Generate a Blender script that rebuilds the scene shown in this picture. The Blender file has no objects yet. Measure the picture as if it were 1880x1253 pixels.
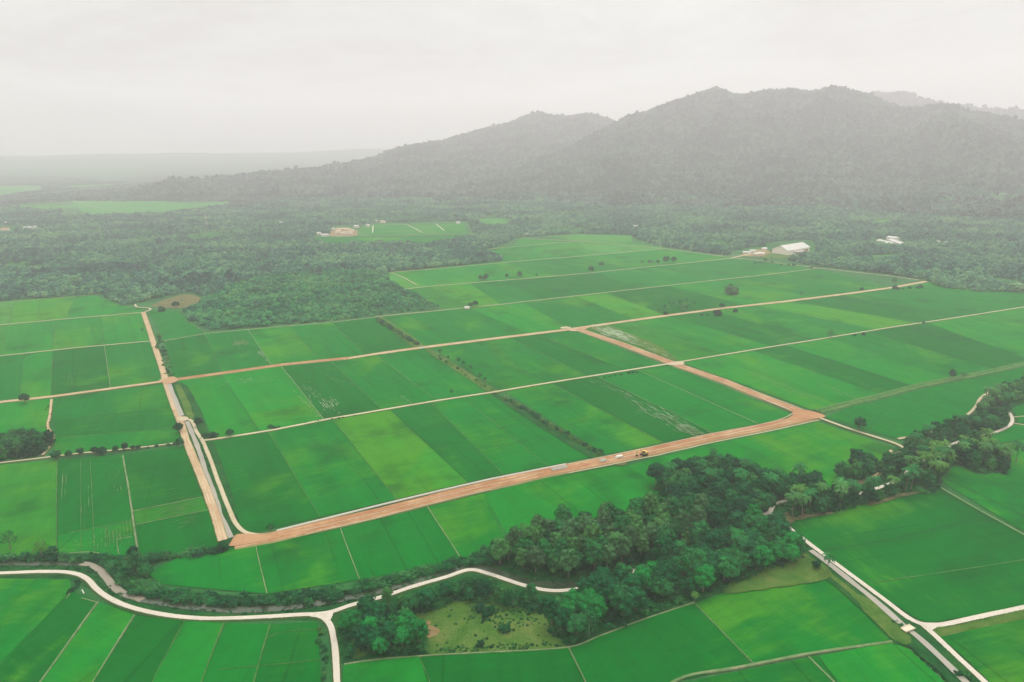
import bpy, math, random
import numpy as np
from mathutils import Vector, noise as mnoise
random.seed(7); rng = np.random.default_rng(7)
SC = bpy.context.scene
COL = SC.collection
PI = math.pi
# ---------------------------------------------------------------- camera
CAM_H = 200.0; LENS = 24.0; F = 1880*LENS/36.0
PITCH = math.radians(15.98); ROLL = math.radians(0.57)
_R0 = np.array([1,0,0.]); _U0 = np.array([0, math.sin(PITCH), math.cos(PITCH)])
FW = np.array([0, math.cos(PITCH), -math.sin(PITCH)])
RT = math.cos(ROLL)*_R0 - math.sin(ROLL)*_U0
UP = math.sin(ROLL)*_R0 + math.cos(ROLL)*_U0
CAMP = np.array([0,0,CAM_H])
def ray(x, y):
    d = (x-940.0)/F*RT + (626.5-y)/F*UP + FW
    return d
def G(x, y, z=0.0):
    """ground point seen at photo pixel x,y (a survey of the land from the photo)"""
    d = ray(x, y); t = (z-CAM_H)/d[2]
    p = CAMP + t*d
    return Vector((p[0], p[1], z))
def az_of(x, y):
    d = ray(x, y); return math.atan2(d[0], d[1]), d[2]/math.hypot(d[0], d[1])
def proj(P):
    P = np.asarray(P, float) - CAMP
    z = P @ FW
    return 940 + F*(P@RT)/z, 626.5 - F*(P@UP)/z, z
cam = bpy.data.cameras.new('camera'); co = bpy.data.objects.new('camera', cam); COL.objects.link(co)
from mathutils import Matrix
M = Matrix((( RT[0],UP[0],-FW[0],0),(RT[1],UP[1],-FW[1],0),(RT[2],UP[2],-FW[2],CAM_H),(0,0,0,1)))
co.matrix_world = M
cam.lens = LENS; cam.sensor_width = 36; cam.clip_start = 1; cam.clip_end = 40000
SC.camera = co

# ---------------------------------------------------------------- tags
def tag(o, label=None, cat=None, group=None, kind=None):
    if label: o['label'] = label
    if cat: o['category'] = cat
    if group: o['group'] = group
    if kind: o['kind'] = kind
    return o
def link(o, parent=None):
    COL.objects.link(o)
    if parent is not None: o.parent = parent
    return o
def mesh_obj(name, V, Fc, mat, parent=None, uv=None, smooth=False):
    me = bpy.data.meshes.new(name)
    me.from_pydata([tuple(v) for v in V], [], [tuple(f) for f in Fc])
    if uv is not None:
        ul = me.uv_layers.new(name='UVMap')
        idx = np.empty(len(me.loops), dtype=np.int32); me.loops.foreach_get('vertex_index', idx)
        ul.data.foreach_set('uv', np.asarray(uv, dtype=np.float32)[idx].ravel())
    me.materials.append(mat)
    if smooth: me.polygons.foreach_set('use_smooth', [True]*len(me.polygons))
    return link(bpy.data.objects.new(name, me), parent)
def np_mesh(name, V, quads, mats, smooth=False):
    me = bpy.data.meshes.new(name)
    n, k = quads.shape
    me.vertices.add(len(V)); me.vertices.foreach_set('co', np.asarray(V, np.float32).ravel())
    me.loops.add(n*k); me.loops.foreach_set('vertex_index', quads.astype(np.int32).ravel())
    me.polygons.add(n)
    me.polygons.foreach_set('loop_start', np.arange(0, n*k, k, dtype=np.int32))
    me.update(calc_edges=True)
    if smooth: me.polygons.foreach_set('use_smooth', np.ones(n, dtype=bool))
    for m in mats: me.materials.append(m)
    return me

# ---------------------------------------------------------------- materials
def nt(name):
    m = bpy.data.materials.new(name); m.use_nodes = True
    t = m.node_tree; b = t.nodes['Principled BSDF']
    return m, t, b
def N(t, typ, **kw):
    n = t.nodes.new(typ)
    for k, v in kw.items():
        if k == 'ins':
            for a, b in v.items(): n.inputs[a].default_value = b
        else: setattr(n, k, v)
    return n
def L(t, a, b): t.links.new(a, b)
def ramp(t, fac, stops):
    r = N(t, 'ShaderNodeValToRGB'); L(t, fac, r.inputs[0])
    e = r.color_ramp.elements
    while len(e) < len(stops): e.new(0.5)
    for i, (p, c) in enumerate(stops):
        e[i].position = p; e[i].color = (c[0], c[1], c[2], 1) if len(c) == 3 else c
    return r.outputs[0]
def mixc(t, fac, a, b, mode='MIX'):
    m = N(t, 'ShaderNodeMix', data_type='RGBA', blend_type=mode)
    for s, v in ((m.inputs[0], fac), (m.inputs[6], a), (m.inputs[7], b)):
        if hasattr(v, 'links'): L(t, v, s)
        elif isinstance(v, (int, float)): s.default_value = v
        else: s.default_value = (v[0], v[1], v[2], 1)
    return m.outputs[2]
def math_(t, op, a, b=None, c=None):
    m = N(t, 'ShaderNodeMath', operation=op)
    for i, v in enumerate((a, b, c)):
        if v is None: continue
        if hasattr(v, 'links'): L(t, v, m.inputs[i])
        else: m.inputs[i].default_value = v
    return m.outputs[0]
def noise_(t, vec, scale, detail=3, rough=0.55, dist=0.0):
    n = N(t, 'ShaderNodeTexNoise', ins={'Scale': scale, 'Detail': detail, 'Roughness': rough, 'Distortion': dist})
    if vec is not None: L(t, vec, n.inputs['Vector'])
    return n.outputs[0]
def pos(t): return N(t, 'ShaderNodeNewGeometry').outputs['Position']
def mapping(t, vec, scale=(1,1,1), rot=(0,0,0), loc=(0,0,0)):
    m = N(t, 'ShaderNodeMapping'); L(t, vec, m.inputs[0])
    m.inputs['Scale'].default_value = scale; m.inputs['Rotation'].default_value = rot; m.inputs['Location'].default_value = loc
    return m.outputs[0]

def mat_simple(name, c, rough=0.9, spec=0.2, var=0.25, scale=0.5, c2=None, stretch=None, metallic=0):
    m, t, b = nt(name)
    v = pos(t)
    if stretch: v = mapping(t, v, stretch)
    n = noise_(t, v, scale, 4, 0.6)
    lo = tuple(x*(1-var) for x in c); hi = tuple(min(1, x*(1+var)) for x in (c2 or c))
    L(t, ramp(t, n, [(0.3, lo), (0.7, hi)]), b.inputs['Base Color'])
    b.inputs['Roughness'].default_value = rough; b.inputs['Specular IOR Level'].default_value = spec
    b.inputs['Metallic'].default_value = metallic
    return m

# rice paddy: colour per field from the object, patches, sowing rows along the object's own direction
def make_rice():
    m, t, b = nt('rice_paddy')
    oi = N(t, 'ShaderNodeObjectInfo')
    at = N(t, 'ShaderNodeAttribute', attribute_type='OBJECT', attribute_name='row')
    yl = N(t, 'ShaderNodeAttribute', attribute_type='OBJECT', attribute_name='yel')
    P = pos(t)
    vr = N(t, 'ShaderNodeVectorRotate', rotation_type='Z_AXIS'); L(t, P, vr.inputs['Vector']); L(t, at.outputs['Fac'], vr.inputs['Angle'])
    R = vr.outputs[0]
    off = N(t, 'ShaderNodeVectorMath', operation='ADD'); L(t, R, off.inputs[0])
    cmb = N(t, 'ShaderNodeCombineXYZ'); L(t, math_(t, 'MULTIPLY', oi.outputs['Random'], 900), cmb.inputs[0]); L(t, math_(t, 'MULTIPLY', oi.outputs['Random'], 377), cmb.inputs[1])
    L(t, cmb.outputs[0], off.inputs[1]); R = off.outputs[0]
    # broad growth patches, drawn out a little across the rows
    n1 = noise_(t, mapping(t, R, (0.016, 0.011, 1)), 1.0, 4, 0.6, 0.6)
    n2 = noise_(t, mapping(t, R, (0.10, 0.012, 1)), 1.0, 3, 0.6)      # machine rows
    n3 = noise_(t, mapping(t, R, (0.05, 0.25, 1)), 1.0, 5, 0.7)        # cross streaks
    n4 = noise_(t, P, 0.9, 3, 0.7)
    thr = math_(t, 'SUBTRACT', 0.56, math_(t, 'MULTIPLY', yl.outputs['Fac'], 0.20))
    fy = N(t, 'ShaderNodeMapRange', interpolation_type='SMOOTHSTEP'); L(t, math_(t,'ADD', n1, math_(t,'MULTIPLY', math_(t,'SUBTRACT', n3, 0.5), 0.35)), fy.inputs[0])
    L(t, thr, fy.inputs[1]); L(t, math_(t, 'ADD', thr, 0.22), fy.inputs[2])
    col = mixc(t, math_(t, 'MULTIPLY', fy.outputs[0], 0.75), oi.outputs['Color'], (0.050, 0.200, 0.010))
    fd = N(t, 'ShaderNodeMapRange', interpolation_type='SMOOTHSTEP'); L(t, noise_(t, mapping(t, R, (0.02, 0.02, 1), loc=(40, 9, 0)), 1.0, 4, 0.6), fd.inputs[0])
    fd.inputs[1].default_value = 0.52; fd.inputs[2].default_value = 0.72
    col = mixc(t, math_(t, 'MULTIPLY', fd.outputs[0], 0.7), col, (0.0005, 0.075, 0.010))
    v = math_(t, 'MULTIPLY_ADD', math_(t, 'SUBTRACT', n2, 0.5), 0.55, 1.0)
    v = math_(t, 'MULTIPLY_ADD', math_(t, 'SUBTRACT', n3, 0.5), 0.38, v)
    v = math_(t, 'MULTIPLY_ADD', math_(t, 'SUBTRACT', n4, 0.5), 0.30, v)
    rs = N(t, 'ShaderNodeSeparateXYZ'); L(t, R, rs.inputs[0])
    spc = math_(t, 'MULTIPLY_ADD', oi.outputs['Random'], 9.0, 8.0)
    xw = math_(t, 'ADD', rs.outputs[0], math_(t, 'MULTIPLY', noise_(t, P, 0.02, 2), 5.0))
    ln = math_(t, 'PINGPONG', xw, spc)
    lm = N(t, 'ShaderNodeMapRange', interpolation_type='SMOOTHSTEP'); L(t, ln, lm.inputs[0]); lm.inputs[1].default_value = 0.0; lm.inputs[2].default_value = 0.9; lm.inputs[3].default_value = 1.0; lm.inputs[4].default_value = 0.0
    lf = N(t, 'ShaderNodeMapRange', interpolation_type='SMOOTHSTEP'); L(t, noise_(t, mapping(t, R, (0.03, 0.008, 1), loc=(7, 3, 1)), 1.0, 3), lf.inputs[0]); lf.inputs[1].default_value = 0.42; lf.inputs[2].default_value = 0.6
    v = math_(t, 'MULTIPLY_ADD', math_(t, 'MULTIPLY', lm.outputs[0], lf.outputs[0]), -0.30, v)
    v = math_(t, 'MAXIMUM', v, 0.35)
    hs = N(t, 'ShaderNodeHueSaturation'); L(t, v, hs.inputs['Value']); L(t, col, hs.inputs['Color'])
    L(t, hs.outputs[0], b.inputs['Base Color'])
    b.inputs['Roughness'].default_value = 0.9; b.inputs['Specular IOR Level'].default_value = 0.0
    bp = N(t, 'ShaderNodeBump', ins={'Strength': 0.5, 'Distance': 0.35}); L(t, noise_(t, P, 1.6, 3, 0.7), bp.inputs['Height']); L(t, bp.outputs[0], b.inputs['Normal'])
    return m
def make_ground():
    m, t, b = nt('land_cover'); P = pos(t)
    n1 = noise_(t, mapping(t, P, (0.0011, 0.0022, 1)), 1, 5, 0.6, 0.4)
    n2 = noise_(t, P, 0.02, 6, 0.7)
    n3 = noise_(t, P, 0.4, 4, 0.7)
    c = ramp(t, n2, [(0.3, (0.012, 0.085, 0.026)), (0.7, (0.045, 0.165, 0.045))])
    c = mixc(t, math_(t,'MULTIPLY', math_(t, 'GREATER_THAN', n1, 0.60), 0.5), c, (0.10, 0.2, 0.08))
    hs = N(t, 'ShaderNodeHueSaturation'); L(t, math_(t, 'MULTIPLY_ADD', n3, 0.9, 0.55), hs.inputs['Value']); L(t, c, hs.inputs['Color'])
    L(t, hs.outputs[0], b.inputs['Base Color']); b.inputs['Roughness'].default_value = 1; b.inputs['Specular IOR Level'].default_value = 0.0
    return m
def make_grass(name, a, bcol, c3, s=0.25):
    m, t, b = nt(name); P = pos(t)
    n1 = noise_(t, P, s*0.25, 5, 0.65, 0.5); n2 = noise_(t, P, s*4, 4, 0.75)
    c = ramp(t, n1, [(0.30, a), (0.52, bcol), (0.74, c3)])
    hs = N(t, 'ShaderNodeHueSaturation'); L(t, math_(t, 'MULTIPLY_ADD', n2, 1.1, 0.45), hs.inputs['Value']); L(t, c, hs.inputs['Color'])
    L(t, hs.outputs[0], b.inputs['Base Color']); b.inputs['Roughness'].default_value = 1; b.inputs['Specular IOR Level'].default_value = 0.0
    bp = N(t, 'ShaderNodeBump', ins={'Strength': 0.9, 'Distance': 0.8}); L(t, n2, bp.inputs['Height']); L(t, bp.outputs[0], b.inputs['Normal'])
    return m
def make_road(name, base, edge, track, amt=0.6, red=None, EDGE0=0.40):
    """u = 0..1 across, v = metres along"""
    m, t, b = nt(name)
    uv = N(t, 'ShaderNodeUVMap').outputs[0]; sp = N(t, 'ShaderNodeSeparateXYZ'); L(t, uv, sp.inputs[0])
    u, v = sp.outputs[0], sp.outputs[1]
    P = pos(t)
    wob = math_(t, 'MULTIPLY', math_(t, 'SUBTRACT', noise_(t, P, 0.09, 3), 0.5), 0.16)
    uw = math_(t, 'ADD', u, wob)
    d = math_(t, 'ABSOLUTE', math_(t, 'SUBTRACT', uw, 0.5))
    # wheel tracks: two pairs of lighter bands
    tr = math_(t, 'SINE', math_(t, 'MULTIPLY', uw, 2*PI*3.0))
    tf = N(t, 'ShaderNodeMapRange', interpolation_type='SMOOTHSTEP'); L(t, tr, tf.inputs[0]); tf.inputs[1].default_value = -0.2; tf.inputs[2].default_value = 0.9
    cv = N(t, 'ShaderNodeCombineXYZ'); L(t, math_(t, 'MULTIPLY', u, 9), cv.inputs[0]); L(t, math_(t, 'MULTIPLY', v, 0.035), cv.inputs[1])
    n1 = noise_(t, cv.outputs[0], 1.0, 5, 0.65)
    n2 = noise_(t, P, 0.7, 5, 0.7)
    fade = N(t, 'ShaderNodeMapRange', interpolation_type='SMOOTHSTEP'); L(t, noise_(t, P, 0.045, 4, 0.7), fade.inputs[0]); fade.inputs[1].default_value = 0.40; fade.inputs[2].default_value = 0.62
    c = mixc(t, math_(t, 'MULTIPLY', math_(t, 'MULTIPLY', tf.outputs[0], fade.outputs[0]), math_(t, 'MULTIPLY', n1, amt*1.6)), base, track)
    c = mixc(t, math_(t, 'MULTIPLY', fade.outputs[0], 0.35), c, track)
    fr = N(t, 'ShaderNodeMapRange', interpolation_type='SMOOTHSTEP'); L(t, n1, fr.inputs[0]); fr.inputs[1].default_value = 0.46; fr.inputs[2].default_value = 0.62
    c = mixc(t, math_(t, 'MULTIPLY', fr.outputs[0], 0.75 if red else 0.0), c, red or base)
    fe = N(t, 'ShaderNodeMapRange', interpolation_type='SMOOTHSTEP'); L(t, math_(t, 'ADD', d, math_(t, 'MULTIPLY', math_(t, 'SUBTRACT', n2, 0.5), 0.32)), fe.inputs[0])
    fe.inputs[1].default_value = EDGE0; fe.inputs[2].default_value = 0.52
    c = mixc(t, fe.outputs[0], c, edge)
    hs = N(t, 'ShaderNodeHueSaturation'); L(t, math_(t, 'MULTIPLY_ADD', n2, 0.6, 0.70), hs.inputs['Value']); L(t, c, hs.inputs['Color'])
    L(t, hs.outputs[0], b.inputs['Base Color']); b.inputs['Roughness'].default_value = 0.95; b.inputs['Specular IOR Level'].default_value = 0.03
    return m
def make_water(name, c, rough):
    m, t, b = nt(name); P = pos(t)
    L(t, ramp(t, noise_(t, P, 0.08, 4), [(0.3, tuple(x*0.8 for x in c)), (0.7, c)]), b.inputs['Base Color'])
    b.inputs['Roughness'].default_value = rough; b.inputs['Specular IOR Level'].default_value = 0.5
    bp = N(t, 'ShaderNodeBump', ins={'Strength': 0.25, 'Distance': 0.05}); L(t, noise_(t, P, 1.2, 2), bp.inputs['Height']); L(t, bp.outputs[0], b.inputs['Normal'])
    return m
def make_leaf(name, cols, use_obj=True, wscale=0.012, medk=0.7):
    """foliage: object colour (or per-instance random) with small leaf-scale variation"""
    m, t, b = nt(name); P = pos(t); oi = N(t, 'ShaderNodeObjectInfo')
    if use_obj: c = oi.outputs['Color']
    else:
        big = noise_(t, mapping(t, P, (wscale, wscale*1.6, wscale)), 1, 4, 0.6, 0.3)
        med = noise_(t, P, 0.035, 3, 0.7)
        f = math_(t, 'ADD', math_(t, 'MULTIPLY_ADD', big, 1.35, math_(t, 'MULTIPLY', med, medk)), math_(t, 'MULTIPLY_ADD', oi.outputs['Random'], 0.40, -0.37-medk*.5))
        c = ramp(t, f, cols)
    n = noise_(t, P, 1.1, 3, 0.7)
    nb = noise_(t, P, 0.33, 2, 0.6)
    hs = N(t, 'ShaderNodeHueSaturation'); L(t, math_(t, 'MULTIPLY_ADD', nb, 1.6, math_(t, 'MULTIPLY_ADD', n, 1.5, -0.55)), hs.inputs['Value']); L(t, c, hs.inputs['Color'])
    L(t, hs.outputs[0], b.inputs['Base Color']); b.inputs['Roughness'].default_value = 0.8; b.inputs['Specular IOR Level'].default_value = 0.04
    return m

RICE = make_rice(); GROUND = make_ground()
GRASS = make_grass('rough_grass', (0.004,0.05,0.014), (0.012,0.095,0.02), (0.045,0.12,0.025))
OLIVE = make_grass('dry_grass', (0.025,0.105,0.015), (0.075,0.155,0.028), (0.15,0.18,0.05))
BUND = make_grass('bund_grass', (0.03,0.15,0.03), (0.08,0.20,0.05), (0.16,0.22,0.08), 0.6)
BUNDP = make_grass('bund_pale', (0.09,0.19,0.06), (0.19,0.26,0.12), (0.32,0.31,0.19), 0.6)
DITCH = mat_simple('ditch_dark_grass', (0.002,0.05,0.01), var=0.3, scale=0.4)  # very dark green for the narrow flat ditch strips
CONC = make_road('concrete_road', (0.50,0.45,0.37), (0.055,0.11,0.03), (0.57,0.52,0.44), 0.5, None, 0.46)
DIRT = make_road('dirt_road', (0.40,0.29,0.17), (0.075,0.13,0.03), (0.54,0.44,0.30), 0.9, (0.38,0.22,0.12))
REDD = make_road('red_dirt_road', (0.345,0.175,0.085), (0.27,0.22,0.10), (0.50,0.35,0.20), 1.1, (0.285,0.105,0.048))
PALEDIRT = make_road('pale_dirt_track', (0.42,0.35,0.23), (0.06,0.12,0.03), (0.52,0.45,0.32), 0.6)
DRY = make_grass('dry_soil', (0.055,0.10,0.03), (0.15,0.14,0.06), (0.24,0.19,0.10), 0.5)
BARE = make_grass('bare_soil', (0.12,0.13,0.045), (0.27,0.19,0.09), (0.42,0.28,0.16), 0.5)
CANALW = make_water('muddy_canal_water', (0.30,0.275,0.215), 0.4)
RIVERW = make_water('dark_river_water', (0.045,0.065,0.035), 0.12)
RIVERP = make_water('silty_river_water', (0.24,0.21,0.15), 0.4)
CEMENT = mat_simple('white_concrete', (0.6,0.58,0.5), var=0.12, scale=0.8)
MUD = mat_simple('wet_bare_mud', (0.16,0.24,0.13), var=0.35, scale=0.15, c2=(0.24,0.32,0.19))
BARK = mat_simple('bark', (0.16,0.13,0.09), var=0.4, scale=1.5)
LEAF = make_leaf('foliage', None)
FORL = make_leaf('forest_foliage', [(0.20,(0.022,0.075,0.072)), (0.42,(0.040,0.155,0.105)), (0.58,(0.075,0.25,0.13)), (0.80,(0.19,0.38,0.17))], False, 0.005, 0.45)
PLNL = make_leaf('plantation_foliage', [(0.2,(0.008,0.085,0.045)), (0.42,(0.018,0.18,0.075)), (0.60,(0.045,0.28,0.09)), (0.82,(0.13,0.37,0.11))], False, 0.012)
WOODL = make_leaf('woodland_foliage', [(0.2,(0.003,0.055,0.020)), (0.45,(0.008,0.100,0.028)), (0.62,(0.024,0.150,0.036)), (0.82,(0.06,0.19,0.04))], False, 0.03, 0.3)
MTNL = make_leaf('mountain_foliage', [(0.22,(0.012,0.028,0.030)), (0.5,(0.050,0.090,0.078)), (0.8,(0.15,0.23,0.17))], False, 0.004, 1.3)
UNDL = make_leaf('undergrowth_foliage', [(0.25,(0.002,0.042,0.016)), (0.5,(0.006,0.085,0.022)), (0.8,(0.03,0.15,0.035))], False, 0.05)

# ---------------------------------------------------------------- sky, sun, air
def make_world():
    w = bpy.data.worlds.new('World'); SC.world = w; w.use_nodes = True; t = w.node_tree
    bg = t.nodes['Background']
    sky = N(t, 'ShaderNodeTexSky', sky_type='NISHITA'); sky.sun_disc = False
    sky.sun_elevation = SUN_EL; sky.sun_rotation = SUN_AZ; sky.air_density = 1; sky.dust_density = 3
    tc = N(t, 'ShaderNodeTexCoord').outputs['Generated']
    sp = N(t, 'ShaderNodeSeparateXYZ'); L(t, tc, sp.inputs[0])
    el = sp.outputs[2]
    # flattened cloud deck coordinates
    inv = math_(t, 'DIVIDE', 1.0, math_(t, 'ADD', math_(t, 'MAXIMUM', el, 0.0), 0.12))
    sc = N(t, 'ShaderNodeVectorMath', operation='SCALE'); L(t, tc, sc.inputs[0]); L(t, inv, sc.inputs['Scale'])
    n = noise_(t, mapping(t, sc.outputs[0], (0.55, 0.55, 0.2), loc=(3.1, 1.7, 0)), 1.0, 6, 0.55, 0.8)
    n2 = noise_(t, mapping(t, sc.outputs[0], (2.2, 1.6, 0.5), loc=(7.3, 2.2, 0)), 1.0, 6, 0.6, 1.2)
    cl = ramp(t, math_(t, 'ADD', math_(t,'MULTIPLY', n, 0.75), math_(t,'MULTIPLY', n2, 0.25)), [(0.38, (0.86*SKYB, 0.83*SKYB, 0.805*SKYB)), (0.47, (0.94*SKYB, 0.93*SKYB, 0.89*SKYB)), (0.60, (1.02*SKYB, 1.03*SKYB, 0.985*SKYB))])
    # overcast layer brightens through the thick low air
    hz = N(t, 'ShaderNodeMapRange', interpolation_type='SMOOTHSTEP'); L(t, el, hz.inputs[0]); hz.inputs[1].default_value = 0.0; hz.inputs[2].default_value = HZE; hz.inputs[3].default_value = HZB; hz.inputs[4].default_value = 1.0
    # an overcast sky is far brighter overhead than near the horizon
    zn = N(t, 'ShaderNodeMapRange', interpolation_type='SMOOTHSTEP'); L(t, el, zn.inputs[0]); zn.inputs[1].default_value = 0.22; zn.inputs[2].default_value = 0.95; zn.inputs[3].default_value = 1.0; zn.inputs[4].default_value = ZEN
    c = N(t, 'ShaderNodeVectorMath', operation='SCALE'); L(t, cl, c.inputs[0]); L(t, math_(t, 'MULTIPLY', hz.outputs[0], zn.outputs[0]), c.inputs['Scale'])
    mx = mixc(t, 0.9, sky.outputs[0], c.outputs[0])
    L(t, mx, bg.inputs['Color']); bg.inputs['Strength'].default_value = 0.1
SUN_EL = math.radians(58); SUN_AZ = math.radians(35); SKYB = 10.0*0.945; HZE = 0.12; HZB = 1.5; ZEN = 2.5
make_world()
sl = bpy.data.lights.new('sun', 'SUN'); so = bpy.data.objects.new('sun', sl); COL.objects.link(so)
sl.energy = 1.5; sl.angle = math.radians(14); sl.color = (1, 0.97, 0.91)
sd = Vector((math.sin(SUN_AZ)*math.cos(SUN_EL), math.cos(SUN_AZ)*math.cos(SUN_EL), math.sin(SUN_EL)))
so.rotation_euler = sd.to_track_quat('Z', 'Y').to_euler()
SC.view_settings.view_transform = 'Standard'; SC.view_settings.look = 'None'; SC.view_settings.gamma = 1; SC.view_settings.exposure = 0.0
SC.cycles.max_bounces = 5; SC.cycles.diffuse_bounces = 2; SC.cycles.glossy_bounces = 1; SC.cycles.transmission_bounces = 1
SC.cycles.volume_bounces = 1; SC.cycles.transparent_max_bounces = 4
SC.cycles.use_denoising = True; SC.cycles.denoiser = 'OPENIMAGEDENOISE'; SC.cycles.denoising_input_passes = 'RGB_ALBEDO_NORMAL'; SC.cycles.denoising_prefilter = 'ACCURATE'
SC.cycles.sample_clamp_indirect = 6

# haze box
RG = 12000.0
def make_haze():
    m = bpy.data.materials.new('haze_air'); m.use_nodes = True; t = m.node_tree
    for n in list(t.nodes):
        if n.type != 'OUTPUT_MATERIAL': t.nodes.remove(n)
    out = [n for n in t.nodes if n.type == 'OUTPUT_MATERIAL'][0]
    v = N(t, 'ShaderNodeVolumePrincipled'); v.inputs['Color'].default_value = (0.985, 0.930, 0.972, 1)
    v.inputs['Density'].default_value = HAZE_D; v.inputs['Anisotropy'].default_value = 0.35
    L(t, v.outputs[0], out.inputs['Volume'])
    s = RG+60; z0, z1 = -2.0, 665.0
    V = [(x, y, z) for z in (z0, z1) for y in (-s, s) for x in (-s, s)]
    Fc = [(0,2,3,1),(4,5,7,6),(0,1,5,4),(2,6,7,3),(0,4,6,2),(1,3,7,5)]
    o = mesh_obj('haze', V, Fc, m); tag(o, 'pale humid haze filling the air over the whole plain', 'haze', kind='stuff')
HAZE_D = 0.00024
make_haze()
# ---------------------------------------------------------------- terrain
def fbm(x, y, s, o=4, seed=0.0):
    v = 0; a = 1.0
    for k in range(o):
        v += a*mnoise.noise(Vector((x/s+seed, y/s-seed*1.7, seed*0.31+k*7.1))); a *= 0.5; s *= 0.5
    return v
def rise(r, az, x=0, y=0):
    """gentle uplands far out on the plain"""
    if r < 5500: return 0.0
    t = (r-5500)/(RG-5500)
    h = 128*t*t*(3-2*t)
    if r > 8000: h += max(0, fbm(x, y, 2600, 3, 3.3))*55*min(1, (r-8000)/2500)
    return h
def terrain_polar(name, radii, azs, hf, mat, extra=None, kind='structure'):
    V = []; nr, na = len(radii), len(azs)
    for r in radii:
        for a in azs:
            x, y = r*math.sin(a), r*math.cos(a)
            V.append((x, y, hf(r, a, x, y)))
    Fc = []
    for i in range(nr-1):
        for j in range(na-1):
            p = i*na+j; Fc.append((p, p+1, p+na+1, p+na))
    o = mesh_obj(name, V, Fc, mat, smooth=True); tag(o, kind=kind)
    return o
_radii = [0.1, 60, 150, 300, 600, 1000, 1600, 2300, 3200, 4200, 5200] + list(np.linspace(5700, RG, 36))
_azs = [math.radians(a) for a in np.linspace(-180, 180, 361)]
terrain_polar('ground', _radii, _azs, rise, GROUND)

# ridge lines surveyed from the photo: (pixel x, pixel y), distance of the crest, distance of the foot
def ridge_table(sil, D, Rb, tree=9):
    xs = []; 
    for (x, y) in sil:
        az, tn = az_of(x, y)
        d = D(x); H = max(2.0, CAM_H + tn*d - tree)
        xs.append((az, d, H, Rb(x)))
    xs.sort(); return np.array(xs)
def mk_hf(tab, seed, gul=0.34, prof=1.15, rg=11):
    A, Dd, HH, RB = tab[:,0], tab[:,1], tab[:,2], tab[:,3]
    def hf(r, a, x, y):
        if a <= A[0]-0.02 or a >= A[-1]+0.02: return -5.0
        d = float(np.interp(a, A, Dd)); H = float(np.interp(a, A, HH)); rb = float(np.interp(a, A, RB))
        n1 = mnoise.noise(Vector((x/420+seed, y/420, 1.3)))
        rb += 160*n1
        if r <= rb: return -5.0
        t = (r-rb)/(d-rb)
        if t <= 1:
            s = t**prof
            s = 0.35*s + 0.65*(s*s*(3-2*s))
            g = gul*math.sin(PI*min(1, t))*(1-abs(fbm(x, y, 520, 4, seed))*2.0)*0.8
            h = H*s*(1 - g*1.1) + rg*fbm(x, y, 170, 3, seed+4)*min(1, 4*t)
        else:
            t2 = (r-d)/(d-rb); h = H*(1-0.9*min(1, t2)**1.3) + rg*fbm(x, y, 170, 3, seed+4)
        return h - 1.0
    return hf
SIL_MAIN = [(800,388),(850,362),(900,335),(960,306),(1010,285),(1060,262),(1100,240),(1130,222),(1160,211),(1185,204),(1210,194),(1235,184),(1262,176),(1280,169),(1300,163),(1315,160),(1330,166),(1345,174),(1365,173),(1380,169),(1398,165),(1412,161),(1430,165),(1450,161),(1470,165),(1490,167),(1510,163),(1530,159),(1550,158),(1562,165),(1585,169),(1600,175),(1620,184),(1635,190),(1655,196),(1680,198),(1700,195),(1715,191),(1735,190),(1752,190),(1765,198),(1785,206),(1830,210),(1855,216),(1880,222),(1960,240),(2080,262),(2300,330),(2400,385)]
SIL_LEFT = [(235,352),(270,344),(310,332),(335,328),(370,330),(400,327),(440,323),(480,316),(520,314),(560,311),(600,306),(640,299),(690,287),(720,276),(745,268),(790,262),(820,257),(850,248),(875,238),(905,232),(935,226),(955,216),(990,205),(1005,210),(1020,213),(1050,213),(1078,208),(1100,213),(1125,221),(1160,232),(1220,260),(1300,300)]
SIL_FAR = [(1380,200),(1450,185),(1500,172),(1560,174),(1600,171),(1625,172),(1650,171),(1675,174),(1705,184),(1735,192),(1770,195),(1800,200),(1840,201),(1880,203),(1960,208),(2060,226),(2200,250)]
ip = lambda pts: (lambda x: float(np.interp(x, [p[0] for p in pts], [p[1] for p in pts])))
T_MAIN = ridge_table(SIL_MAIN, ip([(800,2850),(900,3100),(1130,3900),(1315,4200),(1550,4250),(1750,4150),(2000,4000),(2400,3600)]), ip([(800,2500),(1000,2400),(1300,2330),(1600,2250),(1880,2120),(2400,2000)]))
T_LEFT = ridge_table(SIL_LEFT, ip([(235,3600),(400,3800),(560,4050),(700,4350),(990,5000),(1130,5150),(1300,5200)]), ip([(235,3250),(400,3150),(500,2850),(620,2750),(900,2650),(1300,2900)]))
T_FAR = ridge_table(SIL_FAR, lambda x: 6200.0, lambda x: 5300.0)
HF_MAIN = mk_hf(T_MAIN, 2.1); HF_LEFT = mk_hf(T_LEFT, 5.7); HF_FAR = mk_hf(T_FAR, 9.2, 0.12, rg=3)
MG = mat_simple('mountain_soil', (0.02,0.045,0.03), var=0.4, scale=0.05)
def mountain(name, tab, hf, rmin, rmax, nr, na):
    a0, a1 = tab[0,0], tab[-1,0]
    return terrain_polar(name, np.linspace(rmin, rmax, nr), np.linspace(a0, a1, na), hf, MG)
mountain('mountain', T_MAIN, HF_MAIN, 1850, 5500, 190, 280)
mountain('mountain', T_LEFT, HF_LEFT, 2400, 6400, 180, 250)
mountain('mountain', T_FAR, HF_FAR, 5100, 7000, 50, 120)
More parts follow.
